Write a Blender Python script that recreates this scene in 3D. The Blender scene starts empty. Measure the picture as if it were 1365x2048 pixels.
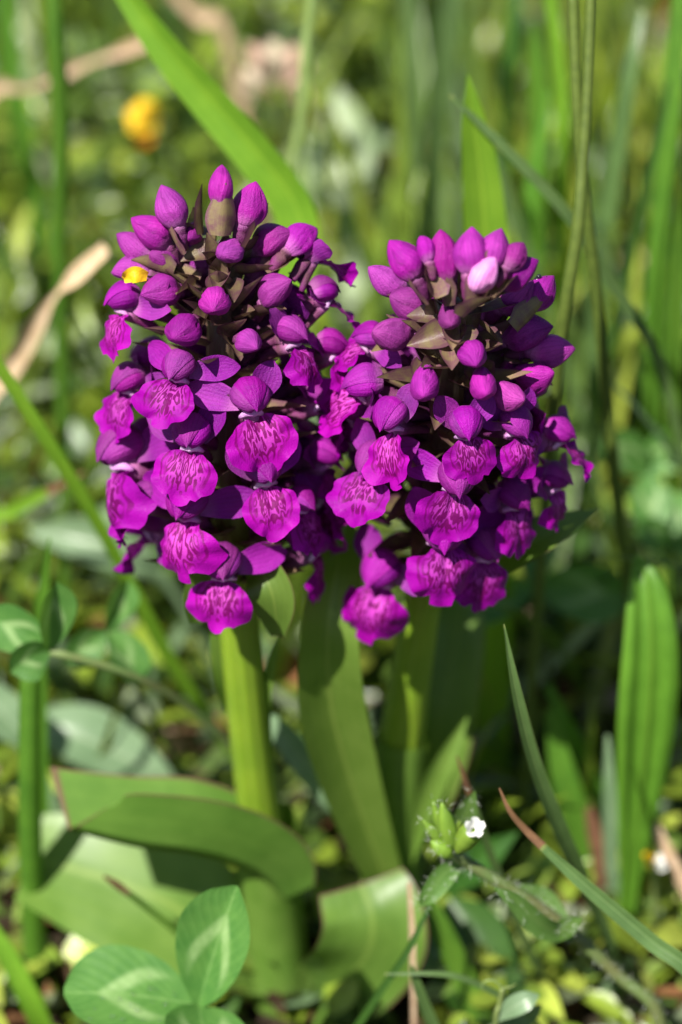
import bpy, math, random
import numpy as np
from mathutils import Vector, Matrix, Quaternion

# ------------------------------------------------------------------ camera, world, sun
sc = bpy.context.scene
col = sc.collection
rng = np.random.default_rng(11)
random.seed(5)
PITCH = math.radians(35.0)
DIST = 0.427
LENS = 100.0
HC = 0.3454                                   # camera height over the soil
CAM = Vector((0.0, -DIST * math.cos(PITCH), HC))
FPX = LENS / 36.0 * 2048.0
FWD = Vector((0, math.cos(PITCH), -math.sin(PITCH)))
UPV = Vector((0, math.sin(PITCH), math.cos(PITCH)))
RGT = Vector((1, 0, 0))
cd = bpy.data.cameras.new('camera')
cam = bpy.data.objects.new('camera', cd); col.objects.link(cam)
cam.location = CAM
cam.rotation_euler = (math.pi / 2 - PITCH, 0, 0)
cd.sensor_fit = 'VERTICAL'; cd.sensor_height = 36.0; cd.sensor_width = 24.0
cd.lens = LENS; cd.clip_start = 0.02; cd.clip_end = 200.0
cd.dof.use_dof = True; cd.dof.focus_distance = 0.4085; cd.dof.aperture_fstop = 8.0
cd.dof.aperture_blades = 9
sc.camera = cam

SUN = Vector((-0.46, -0.56, 0.97)).normalized()   # direction towards the sun
w = bpy.data.worlds.new('World'); sc.world = w; w.use_nodes = True
nt = w.node_tree
sky = nt.nodes.new('ShaderNodeTexSky'); sky.sky_type = 'NISHITA'; sky.sun_disc = False
sky.sun_elevation = math.asin(SUN.z); sky.sun_rotation = math.atan2(SUN.x, SUN.y)
bg = nt.nodes['Background']; bg.inputs['Strength'].default_value = 0.05
nt.links.new(sky.outputs[0], bg.inputs['Color'])
sd = bpy.data.lights.new('sun', 'SUN'); sd.energy = 5.0; sd.angle = math.radians(0.53); sd.color = (1.0, 0.955, 0.88)
so = bpy.data.objects.new('sun', sd); col.objects.link(so)
so.rotation_mode = 'QUATERNION'; so.rotation_quaternion = SUN.to_track_quat('Z', 'Y'); so.location = SUN * 2
sc.view_settings.view_transform = 'Standard'; sc.view_settings.look = 'None'
sc.view_settings.gamma = 1.0; sc.view_settings.exposure = 1.15
sc.cycles.max_bounces = 8; sc.cycles.transmission_bounces = 6; sc.cycles.diffuse_bounces = 4
sc.cycles.use_denoising = True

# ------------------------------------------------------------------ pixels to places
def ray(px, py):
    return (FWD + RGT * ((px - 682.5) / FPX) - UPV * ((py - 1024.0) / FPX))
def PY(px, py, y):                             # where the view through a pixel meets the upright plane at depth y
    d = ray(px, py); return CAM + d * ((y - CAM.y) / d.y)
def PZ(px, py, z):                             # ... meets the level at height z
    d = ray(px, py); return CAM + d * ((z - CAM.z) / d.z)
def depth(p): return (p - CAM).dot(FWD)
def pixel(p):
    v = p - CAM; k = v.dot(FWD)
    return 682.5 + v.dot(RGT) / k * FPX, 1024.0 - v.dot(UPV) / k * FPX

# ------------------------------------------------------------------ materials
class N:
    def __init__(s, name):
        s.m = bpy.data.materials.new(name); s.m.use_nodes = True
        s.t = s.m.node_tree; s.t.nodes.clear()
        s.out = s.t.nodes.new('ShaderNodeOutputMaterial')
    def node(s, kind, **kw):
        n = s.t.nodes.new(kind)
        for k, v in kw.items(): setattr(n, k, v)
        return n
    def put(s, sock, v):
        if hasattr(v, 'is_output') or isinstance(v, bpy.types.NodeSocket): s.t.links.new(v, sock)
        elif v is not None: sock.default_value = v
    def math(s, op, a, b=None, c=None, clamp=False):
        n = s.node('ShaderNodeMath', operation=op, use_clamp=clamp)
        s.put(n.inputs[0], a)
        if b is not None: s.put(n.inputs[1], b)
        if c is not None: s.put(n.inputs[2], c)
        return n.outputs[0]
    def mix(s, f, a, b, blend='MIX'):
        n = s.node('ShaderNodeMix', data_type='RGBA', blend_type=blend)
        s.put(n.inputs[0], f)
        s.put(n.inputs[6], a if isinstance(a, bpy.types.NodeSocket) else (*a, 1))
        s.put(n.inputs[7], b if isinstance(b, bpy.types.NodeSocket) else (*b, 1))
        return n.outputs[2]
    def smooth(s, x, a, b, lo=0.0, hi=1.0):
        n = s.node('ShaderNodeMapRange', interpolation_type='SMOOTHSTEP')
        s.put(n.inputs[0], x); n.inputs[1].default_value = a; n.inputs[2].default_value = b
        n.inputs[3].default_value = lo; n.inputs[4].default_value = hi
        return n.outputs[0]
    def noise(s, vec, scale, detail=2.0, rough=0.5, w=None, dist=0.0):
        n = s.node('ShaderNodeTexNoise', noise_dimensions='4D' if w is not None else '3D')
        s.put(n.inputs['Vector'], vec); n.inputs['Scale'].default_value = scale
        n.inputs['Detail'].default_value = detail; n.inputs['Roughness'].default_value = rough
        n.inputs['Distortion'].default_value = dist
        if w is not None: s.put(n.inputs['W'], w)
        return n.outputs[0]
    def obj(s): return s.node('ShaderNodeTexCoord').outputs['Object']
    def rnd(s): return s.node('ShaderNodeObjectInfo').outputs['Random']
    def uv(s):
        n = s.node('ShaderNodeSeparateXYZ'); s.t.links.new(s.node('ShaderNodeTexCoord').outputs['UV'], n.inputs[0])
        return n.outputs[0], n.outputs[1]
    def hsv(s, c, h=0.5, sat=1.0, v=1.0):
        n = s.node('ShaderNodeHueSaturation')
        s.put(n.inputs['Hue'], h); s.put(n.inputs['Saturation'], sat); s.put(n.inputs['Value'], v); s.put(n.inputs['Color'], c)
        return n.outputs[0]
    def bump(s, h, strength, dist):
        n = s.node('ShaderNodeBump'); n.inputs['Strength'].default_value = strength; n.inputs['Distance'].default_value = dist
        s.put(n.inputs['Height'], h); return n.outputs[0]
    def leafy(s, c, trans=None, tfac=0.35, rough=0.45, spec=0.4, normal=None, sheen=0.0):
        p = s.node('ShaderNodeBsdfPrincipled')
        s.put(p.inputs['Base Color'], c); s.put(p.inputs['Roughness'], rough); p.inputs['Specular IOR Level'].default_value = spec
        if sheen: p.inputs['Sheen Weight'].default_value = sheen
        if normal is not None: s.put(p.inputs['Normal'], normal)
        if tfac:
            t = s.node('ShaderNodeBsdfTranslucent'); s.put(t.inputs['Color'], trans if trans is not None else c)
            if normal is not None: s.put(t.inputs['Normal'], normal)
            mx = s.node('ShaderNodeMixShader'); mx.inputs[0].default_value = tfac
            s.t.links.new(p.outputs[0], mx.inputs[1]); s.t.links.new(t.outputs[0], mx.inputs[2])
            s.t.links.new(mx.outputs[0], s.out.inputs[0])
        else: s.t.links.new(p.outputs[0], s.out.inputs[0])
        return s.m

MAT = {}
def petal_mat(name, c, c2, tfac=0.22, vein=True):
    n = N(name)
    o = n.obj(); r = n.rnd()
    big = n.noise(o, 260.0, 3, 0.55, w=n.math('MULTIPLY', r, 30.0))
    cc = n.mix(n.smooth(big, 0.35, 0.7), c, c2)
    u, v = n.uv()
    if vein:                                    # faint length-wise veins
        wv = n.math('SINE', n.math('MULTIPLY_ADD', u, 22.0, n.math('MULTIPLY', n.noise(o, 500.0), 5.0)))
        cc = n.mix(n.smooth(wv, 0.55, 1.0, 0.0, 0.42), cc, (0.15, 0.002, 0.13))
    cc = n.mix(n.math('MULTIPLY', n.smooth(v, 0.30, 0.02), 0.55), cc, (0.42, 0.13, 0.36))
    cc = n.hsv(cc, n.math('MULTIPLY_ADD', r, 0.030, 0.483), n.math('MULTIPLY_ADD', n.math('FRACT', n.math('MULTIPLY', r, 7.3)), -0.10, 1.0), n.math('MULTIPLY_ADD', n.math('FRACT', n.math('MULTIPLY', r, 13.7)), 0.5, 0.80))
    fine = n.noise(o, 5200.0, 2, 0.6)
    nm = n.bump(n.math('ADD', fine, n.math('ADD', n.math('MULTIPLY', n.noise(o, 900.0, 2), 0.9), n.math('MULTIPLY', wv, 0.08) if vein else 0.0)), 0.85, 0.00020)
    return n.leafy(cc, n.hsv(cc, 0.49, 1.0, 1.3), tfac, n.smooth(fine, 0.3, 0.7, 0.36, 0.60), 0.17, nm)
MAT['hood'] = petal_mat('hood_purple', (0.255, 0.003, 0.235), (0.175, 0.002, 0.18))
MAT['sepal'] = petal_mat('sepal_purple', (0.24, 0.004, 0.25), (0.165, 0.003, 0.195), 0.26)
MAT['bud'] = petal_mat('bud_purple', (0.285, 0.006, 0.24), (0.19, 0.004, 0.175), 0.10)
MAT['pale_bud'] = petal_mat('bud_pale_pink', (0.72, 0.30, 0.60), (0.62, 0.16, 0.50), 0.12)
MAT['ovary'] = petal_mat('ovary_purple', (0.13, 0.012, 0.10), (0.085, 0.03, 0.045), 0.0, False)
MAT['throat'] = petal_mat('throat_pale', (0.62, 0.38, 0.62), (0.50, 0.15, 0.52), 0.2, False)

def lip_mat():
    n = N('lip_magenta')
    o = n.obj(); r = n.rnd(); u, v = n.uv()
    v2 = n.math('MULTIPLY', n.math('SUBTRACT', v, 0.43), 1.6)
    d = n.math('SQRT', n.math('ADD', n.math('MULTIPLY', u, u), n.math('MULTIPLY', v2, v2)))
    vv = n.math('ADD', v, 0.22)                                  # marks fan out from the throat
    al = n.math('ARCTAN2', n.math('MULTIPLY_ADD', u, 0.22, n.math('ABSOLUTE', u)), vv); rho = n.math('SQRT', n.math('ADD', n.math('MULTIPLY', u, u), n.math('MULTIPLY', vv, vv)))
    cmb = n.node('ShaderNodeCombineXYZ'); n.put(cmb.inputs[0], n.math('MULTIPLY', al, 1.5)); n.put(cmb.inputs[1], n.math('MULTIPLY', rho, 1.15))
    nz = n.noise(cmb.outputs[0], 2.9, 1.2, 0.5, w=n.math('MULTIPLY', r, 40.0))
    ln = n.math('SINE', n.math('MULTIPLY', nz, 33.0))
    lines = n.smooth(ln, -0.35, 0.15)
    mask = n.smooth(d, 0.74, 0.50)
    lines = n.math('MULTIPLY', lines, mask)
    ringd = n.math('ABSOLUTE', n.math('SUBTRACT', n.math('ADD', d, n.math('MULTIPLY', nz, 0.22)), 0.83))
    ring = n.math('MULTIPLY', n.smooth(ringd, 0.05, 0.02), n.smooth(v, 0.75, 0.55))
    lines = n.math('MAXIMUM', lines, n.math('MULTIPLY', ring, 0.8))
    light = n.math('MULTIPLY', n.smooth(d, 0.72, 0.25), n.smooth(v, 0.85, 0.25))
    big = n.noise(o, 300.0, 3, 0.6, w=n.math('MULTIPLY', r, 17.0))
    base = n.mix(n.smooth(big, 0.35, 0.7), (0.30, 0.001, 0.285), (0.22, 0.001, 0.22))
    c = n.mix(n.math('MULTIPLY', light, 0.50), base, (0.58, 0.09, 0.48))
    c = n.mix(n.math('MULTIPLY', lines, 0.93), c, (0.12, 0.0003, 0.075))
    c = n.hsv(c, n.math('MULTIPLY_ADD', r, 0.016, 0.492), 1.0, n.math('MULTIPLY_ADD', r, 0.3, 0.85))
    fine = n.noise(o, 4200.0, 2, 0.6)
    nm = n.bump(n.math('ADD', fine, n.math('MULTIPLY', big, 2.0)), 0.6, 0.00016)
    return n.leafy(c, n.hsv(c, 0.5, 1.0, 1.3), 0.25, n.smooth(fine, 0.3, 0.7, 0.42, 0.65), 0.13, nm)
MAT['lip'] = lip_mat()

def bract_mat():
    n = N('bract_olive_purple'); o = n.obj(); r = n.rnd(); u, v = n.uv()
    g = n.noise(o, 420.0, 4, 0.6, w=n.math('MULTIPLY', r, 30.0))
    c = n.mix(n.smooth(g, 0.35, 0.65), (0.145, 0.105, 0.040), (0.105, 0.040, 0.050))
    c = n.mix(n.smooth(n.math('ABSOLUTE', u), 0.70, 1.0, 0, 0.85), c, (0.085, 0.018, 0.05))
    wv = n.math('SINE', n.math('MULTIPLY', u, 26.0))
    c = n.mix(n.smooth(wv, 0.6, 1.0, 0, 0.14), c, (0.20, 0.17, 0.06))
    c = n.hsv(c, 0.5, 0.9, n.math('MULTIPLY_ADD', r, 0.7, 0.75))
    nm = n.bump(n.noise(o, 4500.0, 2), 0.5, 0.00012)
    return n.leafy(c, n.hsv(c, 0.5, 1.1, 1.4), 0.2, 0.42, 0.45, nm)
MAT['bract'] = bract_mat()

def leaf_mat(name, c, c2, trans, tfac=0.38, veins=16.0, edge=None, rough=0.42, spec=0.4, vein_amt=0.12, mottled=180.0, relief=0.22):
    n = N(name); o = n.obj(); r = n.rnd(); u, v = n.uv()
    g = n.noise(o, mottled, 4, 0.6, w=n.math('MULTIPLY', r, 25.0))
    cc = n.mix(n.smooth(g, 0.3, 0.7), c, c2)
    wv = n.math('SINE', n.math('MULTIPLY_ADD', u, veins, n.math('MULTIPLY', g, 1.2)))
    cc = n.mix(n.smooth(wv, 0.2, 1.0, 0, vein_amt), cc, (c[0] * 1.7, c[1] * 1.45, c[2] * 1.5))
    mid = n.smooth(n.math('ABSOLUTE', u), 0.09, 0.0, 0, 0.45)
    cc = n.mix(mid, cc, (c[0] * 1.9, c[1] * 1.5, c[2] * 1.8))
    sp = n.noise(o, 1500.0, 3, 0.7)
    cc = n.mix(n.smooth(sp, 0.66, 0.76, 0, 0.5), cc, (0.20, 0.17, 0.06))
    if edge:
        cc = n.mix(n.smooth(n.math('ABSOLUTE', u), 0.955, 0.99), cc, edge)
        cc = n.mix(n.smooth(v, 0.985, 0.994), cc, edge)
    cc = n.hsv(cc, n.math('MULTIPLY_ADD', r, 0.016, 0.492), 1.0, n.math('MULTIPLY_ADD', r, 0.3, 0.85))
    hh = n.math('ADD', n.math('MULTIPLY', wv, 0.5), n.math('MULTIPLY', n.noise(o, 2500.0, 2), 0.7))
    nm = n.bump(hh, relief, 0.00018)
    tc = n.mix(0.65, cc, trans)
    return n.leafy(cc, tc, tfac, rough, spec, nm)
G1 = (0.085, 0.19, 0.022); G2 = (0.055, 0.135, 0.020)
MAT['orchid_leaf'] = leaf_mat('orchid_leaf_green', (0.105, 0.190, 0.030), (0.078, 0.155, 0.022), (0.22, 0.36, 0.02), 0.30, 22.0, edge=(0.14, 0.07, 0.05), vein_amt=0.06, relief=0.10)
MAT['orchid_leaf_plain'] = leaf_mat('orchid_leaf_pale', (0.130, 0.215, 0.036), (0.095, 0.175, 0.024), (0.25, 0.39, 0.02), 0.36, 22.0, vein_amt=0.06, relief=0.10)
MAT['blade'] = leaf_mat('grass_blade_green', (0.09, 0.205, 0.020), (0.06, 0.155, 0.016), (0.20, 0.38, 0.015), 0.40, 13.0)
MAT['blade_lime'] = leaf_mat('grass_blade_lime', (0.16, 0.30, 0.022), (0.12, 0.25, 0.018), (0.30, 0.50, 0.015), 0.42, 13.0)
MAT['blade_blue'] = leaf_mat('grass_blade_bluish', (0.085, 0.150, 0.045), (0.060, 0.110, 0.032), (0.13, 0.22, 0.04), 0.28, 11.0, edge=(0.16, 0.20, 0.06), rough=0.35)
MAT['blade_dark'] = leaf_mat('grass_blade_dark', (0.035, 0.10, 0.014), (0.025, 0.075, 0.012), (0.08, 0.2, 0.01), 0.3, 11.0)
MAT['clover'] = None
MAT['straw'] = leaf_mat('dry_straw', (0.50, 0.37, 0.25), (0.36, 0.24, 0.14), (0.5, 0.36, 0.2), 0.15, 18.0, rough=0.7, spec=0.2, mottled=400.0)
MAT['brown_tip'] = leaf_mat('withered_brown', (0.15, 0.078, 0.038), (0.09, 0.045, 0.026), (0.16, 0.08, 0.03), 0.15, 9.0, rough=0.7, spec=0.2, mottled=500.0)
MAT['grey_leaf'] = leaf_mat('grey_green_leaf', (0.18, 0.27, 0.15), (0.12, 0.20, 0.10), (0.2, 0.32, 0.10), 0.28, 15.0, rough=0.34, spec=0.55)
MAT['pale_leaf'] = leaf_mat('pale_silvery_leaf', (0.34, 0.42, 0.27), (0.26, 0.36, 0.17), (0.3, 0.42, 0.15), 0.28, 15.0, rough=0.30, spec=0.6)
MAT['plantain'] = leaf_mat('plantain_leaf_green', (0.10, 0.225, 0.020), (0.075, 0.175, 0.015), (0.24, 0.42, 0.015), 0.40, 6.0, vein_amt=0.15)
MAT['stem_olive'] = leaf_mat('stem_olive_green', (0.085, 0.120, 0.020), (0.060, 0.090, 0.015), (0.10, 0.16, 0.015), 0.15, 10.0, rough=0.55, spec=0.3, mottled=600.0)
MAT['hairy_stem'] = leaf_mat('hairy_stem_green', (0.10, 0.17, 0.045), (0.13, 0.14, 0.05), (0.14, 0.22, 0.03), 0.15, 6.0, rough=0.6)
MAT['chickweed'] = leaf_mat('chickweed_leaf_green', (0.10, 0.19, 0.045), (0.075, 0.155, 0.030), (0.18, 0.32, 0.03), 0.35, 5.0, rough=0.6, spec=0.25)
MAT['chickweed_bud'] = leaf_mat('chickweed_bud_green', (0.19, 0.31, 0.035), (0.14, 0.25, 0.03), (0.3, 0.5, 0.03), 0.30, 8.0, rough=0.5)
MAT['pale_stem'] = leaf_mat('pale_stem_green', (0.20, 0.27, 0.09), (0.16, 0.22, 0.06), (0.24, 0.34, 0.06), 0.2, 8.0)

def stem_mat():
    n = N('orchid_stem_green'); o = n.obj(); u, v = n.uv()
    g = n.noise(o, 140.0, 3)
    c = n.mix(n.smooth(g, 0.3, 0.7), (0.155, 0.235, 0.016), (0.12, 0.20, 0.013))
    wv = n.math('SINE', n.math('MULTIPLY', u, 75.0))
    c = n.mix(n.smooth(wv, 0.3, 1.0, 0, 0.10), c, (0.24, 0.32, 0.06))
    c = n.mix(n.smooth(v, 0.60, 0.80, 0, 0.9), c, (0.075, 0.035, 0.038))   # flower-bearing top of the stem is purplish
    c = n.mix(n.smooth(n.noise(o, 1800.0, 3, 0.7), 0.66, 0.76, 0, 0.35), c, (0.12, 0.16, 0.03))
    nm = n.bump(n.math('ADD', wv, n.noise(o, 3000.0, 2)), 0.35, 0.00012)
    p = n.node('ShaderNodeBsdfPrincipled'); n.put(p.inputs['Base Color'], c)
    p.inputs['Roughness'].default_value = 0.42; p.inputs['Specular IOR Level'].default_value = 0.4
    p.inputs['Subsurface Weight'].default_value = 0.35; p.inputs['Subsurface Radius'].default_value = (0.6, 1.0, 0.15)
    p.inputs['Subsurface Scale'].default_value = 0.0018
    n.put(p.inputs['Normal'], nm)
    n.t.links.new(p.outputs[0], n.out.inputs[0]); return n.m
MAT['stem'] = stem_mat()

def clover_mat():                               # pale chevron across each leaflet
    n = N('clover_leaf_green'); o = n.obj(); r = n.rnd(); u, v = n.uv()
    g = n.noise(o, 260.0, 4, 0.6)
    c = n.mix(n.smooth(g, 0.3, 0.7), (0.085, 0.20, 0.040), (0.055, 0.155, 0.030))
    au = n.math('ABSOLUTE', u)
    chev = n.math('ABSOLUTE', n.math('SUBTRACT', n.math('ADD', v, n.math('MULTIPLY', au, 0.42)), 0.58))
    chev = n.math('MULTIPLY', n.smooth(chev, 0.11, 0.03), n.smooth(au, 0.85, 0.45))
    c = n.mix(n.math('MULTIPLY', chev, n.smooth(g, 0.3, 0.6, 0.35, 0.8)), c, (0.27, 0.40, 0.16))
    rib = n.math('SINE', n.math('MULTIPLY_ADD', v, 60.0, n.math('MULTIPLY', au, -26.0)))
    c = n.mix(n.smooth(rib, 0.5, 1.0, 0, 0.18), c, (0.14, 0.28, 0.07))
    c = n.mix(n.smooth(au, 0.06, 0.0, 0, 0.6), c, (0.17, 0.30, 0.09))
    c = n.hsv(c, 0.5, 1.0, n.math('MULTIPLY_ADD', r, 0.25, 0.88))
    nm = n.bump(n.math('ADD', rib, n.noise(o, 2500.0, 2)), 0.15, 0.00012)
    return n.leafy(c, n.mix(0.6, c, (0.18, 0.36, 0.03)), 0.30, 0.5, 0.35, nm)
MAT['clover'] = clover_mat()

def stuff_mat(name, rough, spec, tfac, ts=1.5):
    n = N(name)
    a = n.node('ShaderNodeAttribute'); a.attribute_name = 'col'
    o = n.obj()
    c = n.hsv(a.outputs['Color'], 0.5, 1.0, n.smooth(n.noise(o, 220.0, 3), 0.3, 0.7, 0.75, 1.2))
    return n.leafy(c, n.hsv(c, 0.485, 1.1, ts), tfac, rough, spec, n.bump(n.noise(o, 900.0, 2), 0.4, 0.0004))
MAT['cover'] = stuff_mat('ground_cover_leaf', 0.34, 0.5, 0.34)
MAT['cover_fine'] = stuff_mat('small_glossy_leaf', 0.26, 0.6, 0.40)
MAT['litter'] = stuff_mat('leaf_litter_brown', 0.75, 0.2, 0.1)

def plain(name, c, rough=0.5, spec=0.4, tfac=0.0, bump=None):
    n = N(name); o = n.obj()
    cc = n.mix(n.noise(o, 700.0, 3), c, tuple(x * 0.7 for x in c))
    return n.leafy(cc, None, tfac, rough, spec, n.bump(n.noise(o, 2600.0, 2), 0.5, 0.0002))
MAT['yellow'] = plain('yellow_petal', (0.80, 0.50, 0.015), 0.5, 0.3, 0.25)
MAT['orange'] = plain('orange_petal', (0.62, 0.20, 0.012), 0.5, 0.3, 0.25)
MAT['white'] = plain('white_petal', (0.80, 0.80, 0.76), 0.5, 0.3, 0.25)
MAT['cream'] = plain('dried_cream_petal', (0.60, 0.50, 0.36), 0.7, 0.2, 0.2)
MAT['pink_dry'] = plain('dried_pink_petal', (0.52, 0.34, 0.26), 0.8, 0.2, 0.2)
MAT['black'] = plain('insect_black', (0.012, 0.012, 0.016), 0.25, 0.5)
MAT['hair'] = plain('plant_hair_pale', (0.62, 0.66, 0.56), 0.4, 0.4, 0.3)
def water():                                    # clear drop: light passes to the leaf, the surface glints
    n = N('dew_water'); t = n.node('ShaderNodeBsdfTransparent'); g = n.node('ShaderNodeBsdfGlossy')
    g.inputs['Roughness'].default_value = 0.10; g.inputs['Color'].default_value = (1, 1, 1, 1)
    n.put(g.inputs['Normal'], n.bump(n.noise(n.obj(), 300.0), 0.02, 0.0001))
    fr = n.node('ShaderNodeFresnel'); fr.inputs['IOR'].default_value = 1.6
    mx = n.node('ShaderNodeMixShader'); n.t.links.new(n.math('MULTIPLY_ADD', fr.outputs[0], 0.35, 0.05), mx.inputs[0])
    n.t.links.new(t.outputs[0], mx.inputs[1]); n.t.links.new(g.outputs[0], mx.inputs[2])
    n.t.links.new(mx.outputs[0], n.out.inputs[0]); return n.m
MAT['dew'] = water()
def soil_mat():
    n = N('meadow_soil'); o = n.obj()
    a = n.noise(o, 55.0, 6, 0.65); b = n.noise(o, 400.0, 4, 0.6)
    c = n.mix(n.smooth(a, 0.3, 0.7), (0.018, 0.013, 0.008), (0.055, 0.036, 0.020))
    c = n.mix(n.smooth(b, 0.5, 0.75, 0, 0.7), c, (0.035, 0.045, 0.014))
    nm = n.bump(n.math('ADD', a, b), 0.9, 0.003)
    return n.leafy(c, None, 0.0, 0.9, 0.2, nm)
MAT['soil'] = soil_mat()

# ------------------------------------------------------------------ mesh helpers
def mesh(name, V, F, mat, uv=None, colr=None, smooth=True):
    me = bpy.data.meshes.new(name)
    me.from_pydata([tuple(map(float, v)) for v in V], [], F)
    me.materials.append(MAT[mat])
    if uv is not None:
        L = me.uv_layers.new(name='UVMap')
        idx = np.empty(len(me.loops), dtype=np.int32); me.loops.foreach_get('vertex_index', idx)
        L.data.foreach_set('uv', np.asarray(uv, dtype=np.float32)[idx].ravel())
    if smooth: me.polygons.foreach_set('use_smooth', np.ones(len(me.polygons), dtype=bool))
    me.update(); return me
def link(name, data, parent=None, M=None):
    o = bpy.data.objects.new(name, data); col.objects.link(o)
    if parent is not None: o.parent = parent
    if M is not None: o.matrix_local = M
    return o
def tag(o, label, cat, group=None, kind=None):
    o['label'] = label
    if cat: o['category'] = cat
    if group: o['group'] = group
    if kind: o['kind'] = kind
    return o
def empty(name, loc, label, cat, group=None):
    o = bpy.data.objects.new(name, None); col.objects.link(o); o.location = loc; o.empty_display_size = 0.005
    return tag(o, label, cat, group)
def grid(P):                                    # P: (nu, nv, 3)
    nu, nv = P.shape[:2]
    F = [(i * nv + j, i * nv + j + 1, (i + 1) * nv + j + 1, (i + 1) * nv + j) for i in range(nu - 1) for j in range(nv - 1)]
    return P.reshape(-1, 3), F
def catmull(P, n):
    P = np.asarray(P, float)
    if len(P) == 2: P = np.array([P[0], (P[0] + P[1]) / 2, P[1]])
    Q = np.vstack([2 * P[0] - P[1], P, 2 * P[-1] - P[-2]])
    k = len(P) - 1; out = []
    for t in np.linspace(0, k, n):
        i = min(int(t), k - 1); f = t - i
        a, b, c, d = Q[i], Q[i + 1], Q[i + 2], Q[i + 3]
        out.append(0.5 * ((2 * b) + (-a + c) * f + (2 * a - 5 * b + 4 * c - d) * f * f + (-a + 3 * b - 3 * c + d) * f ** 3))
    return np.array(out)
def unit(v):
    v = np.asarray(v, float); return v / max(1e-12, np.linalg.norm(v))
def tube(path, radii, sides=8, n=None, ridges=0, ridge=0.0, uvs=True):
    n = n or max(6, len(path) * 5)
    P = catmull(path, n); R = np.interp(np.linspace(0, 1, n), np.linspace(0, 1, len(radii)), radii)
    T = np.gradient(P, axis=0); ref = np.array([0.0, 1.0, 0.0]); V = []; UV = []
    for i in range(n):
        t = unit(T[i]); a = unit(np.cross(t, ref)) if abs(t @ ref) < 0.97 else unit(np.cross(t, (1, 0, 0))); b = np.cross(a, t)
        for k in range(sides):
            th = 2 * math.pi * k / sides; r = R[i] * (1 + ridge * math.cos(ridges * th))
            V.append(P[i] + r * (math.cos(th) * a + math.sin(th) * b)); UV.append((k / sides, i / (n - 1)))
    F = [(i * sides + k, i * sides + (k + 1) % sides, (i + 1) * sides + (k + 1) % sides, (i + 1) * sides + k) for i in range(n - 1) for k in range(sides)]
    F += [tuple(range(sides))[::-1], tuple((n - 1) * sides + k for k in range(sides))]
    return V, F, UV
def ribbon(path, wid, n=None, nv=5, face=None, twist=0.0, fold=0.0, curl=0.0, endcut=None, wavy=0.0, seed=0, ridge=0.0):
    """a blade along path; wid half-widths (m); fold lifts both margins (deg), curl bows them"""
    n = n or max(10, len(path) * 5)
    P = catmull(path, n); s = np.linspace(0, 1, n)
    W = catmull([(w_, 0, 0) for w_ in wid], n)[:, 0] if len(wid) > 2 else np.interp(s, np.linspace(0, 1, len(wid)), wid)
    W = np.maximum(W, 2e-5)
    T = np.gradient(P, axis=0); out = np.zeros((n, nv, 3)); UV = []
    r = np.random.default_rng(seed); ph = r.uniform(0, 6.28, 4)
    for i in range(n):
        t = unit(T[i])
        if face is None: f = unit(np.array(CAM) - P[i])
        else: f = unit(np.asarray(face[0], float) * (1 - s[i]) + np.asarray(face[-1], float) * s[i])
        f = unit(f - t * (f @ t)); sd_ = np.cross(t, f)
        tw = math.radians(twist if np.isscalar(twist) else np.interp(s[i], np.linspace(0, 1, len(twist)), twist))
        sd_, f = sd_ * math.cos(tw) + f * math.sin(tw), f * math.cos(tw) - sd_ * math.sin(tw)
        fo = math.radians(fold)
        for j in range(nv):
            u = -1 + 2 * j / (nv - 1)
            p = P[i] + W[i] * (u * math.cos(fo) * sd_ + abs(u) * math.sin(fo) * f + curl * u * u * f)
            if ridge: p = p + f * ridge * W[i] * math.cos(u * 9.4)
            if wavy: p = p + f * W[i] * wavy * (math.sin(9 * s[i] + ph[0] + 1.5 * u) * abs(u) + 0.6 * math.sin(17 * s[i] + ph[1] - 2 * u) * u * u)
            if endcut is not None: p = p + t * endcut(u) * max(0.0, (s[i] - 0.8) / 0.2) ** 2
            out[i, j] = p; UV.append((u, s[i]))
    V, F = grid(out)
    return V, F, UV
def add(name, vf, mat, parent=None, base=None):
    V, F, UV = vf
    V = np.asarray(V, float)
    if base is not None: V = V - np.asarray(base, float)
    return link(name, mesh(name, V, F, mat, UV), parent)
PXM = DIST / FPX                                # metres per photo pixel at the orchid's distance
def scale_at(p): return depth(Vector(p)) / FPX

# ------------------------------------------------------------------ ground
def build_ground():
    n = 120
    g = np.linspace(-1, 1, n); g = np.sign(g) * np.abs(g) ** 3 * 30.0
    X, Y = np.meshgrid(g, g, indexing='ij')
    Z = 0.0015 * np.sin(X * 70) * np.cos(Y * 55 + 1) - 0.002
    V, F = grid(np.stack([X, Y + 0.15, Z], -1))
    o = link('ground', mesh('ground', V, F, 'soil')); o['kind'] = 'structure'; o['label'] = 'dark crumbly meadow soil under the plants'
build_ground()

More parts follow.
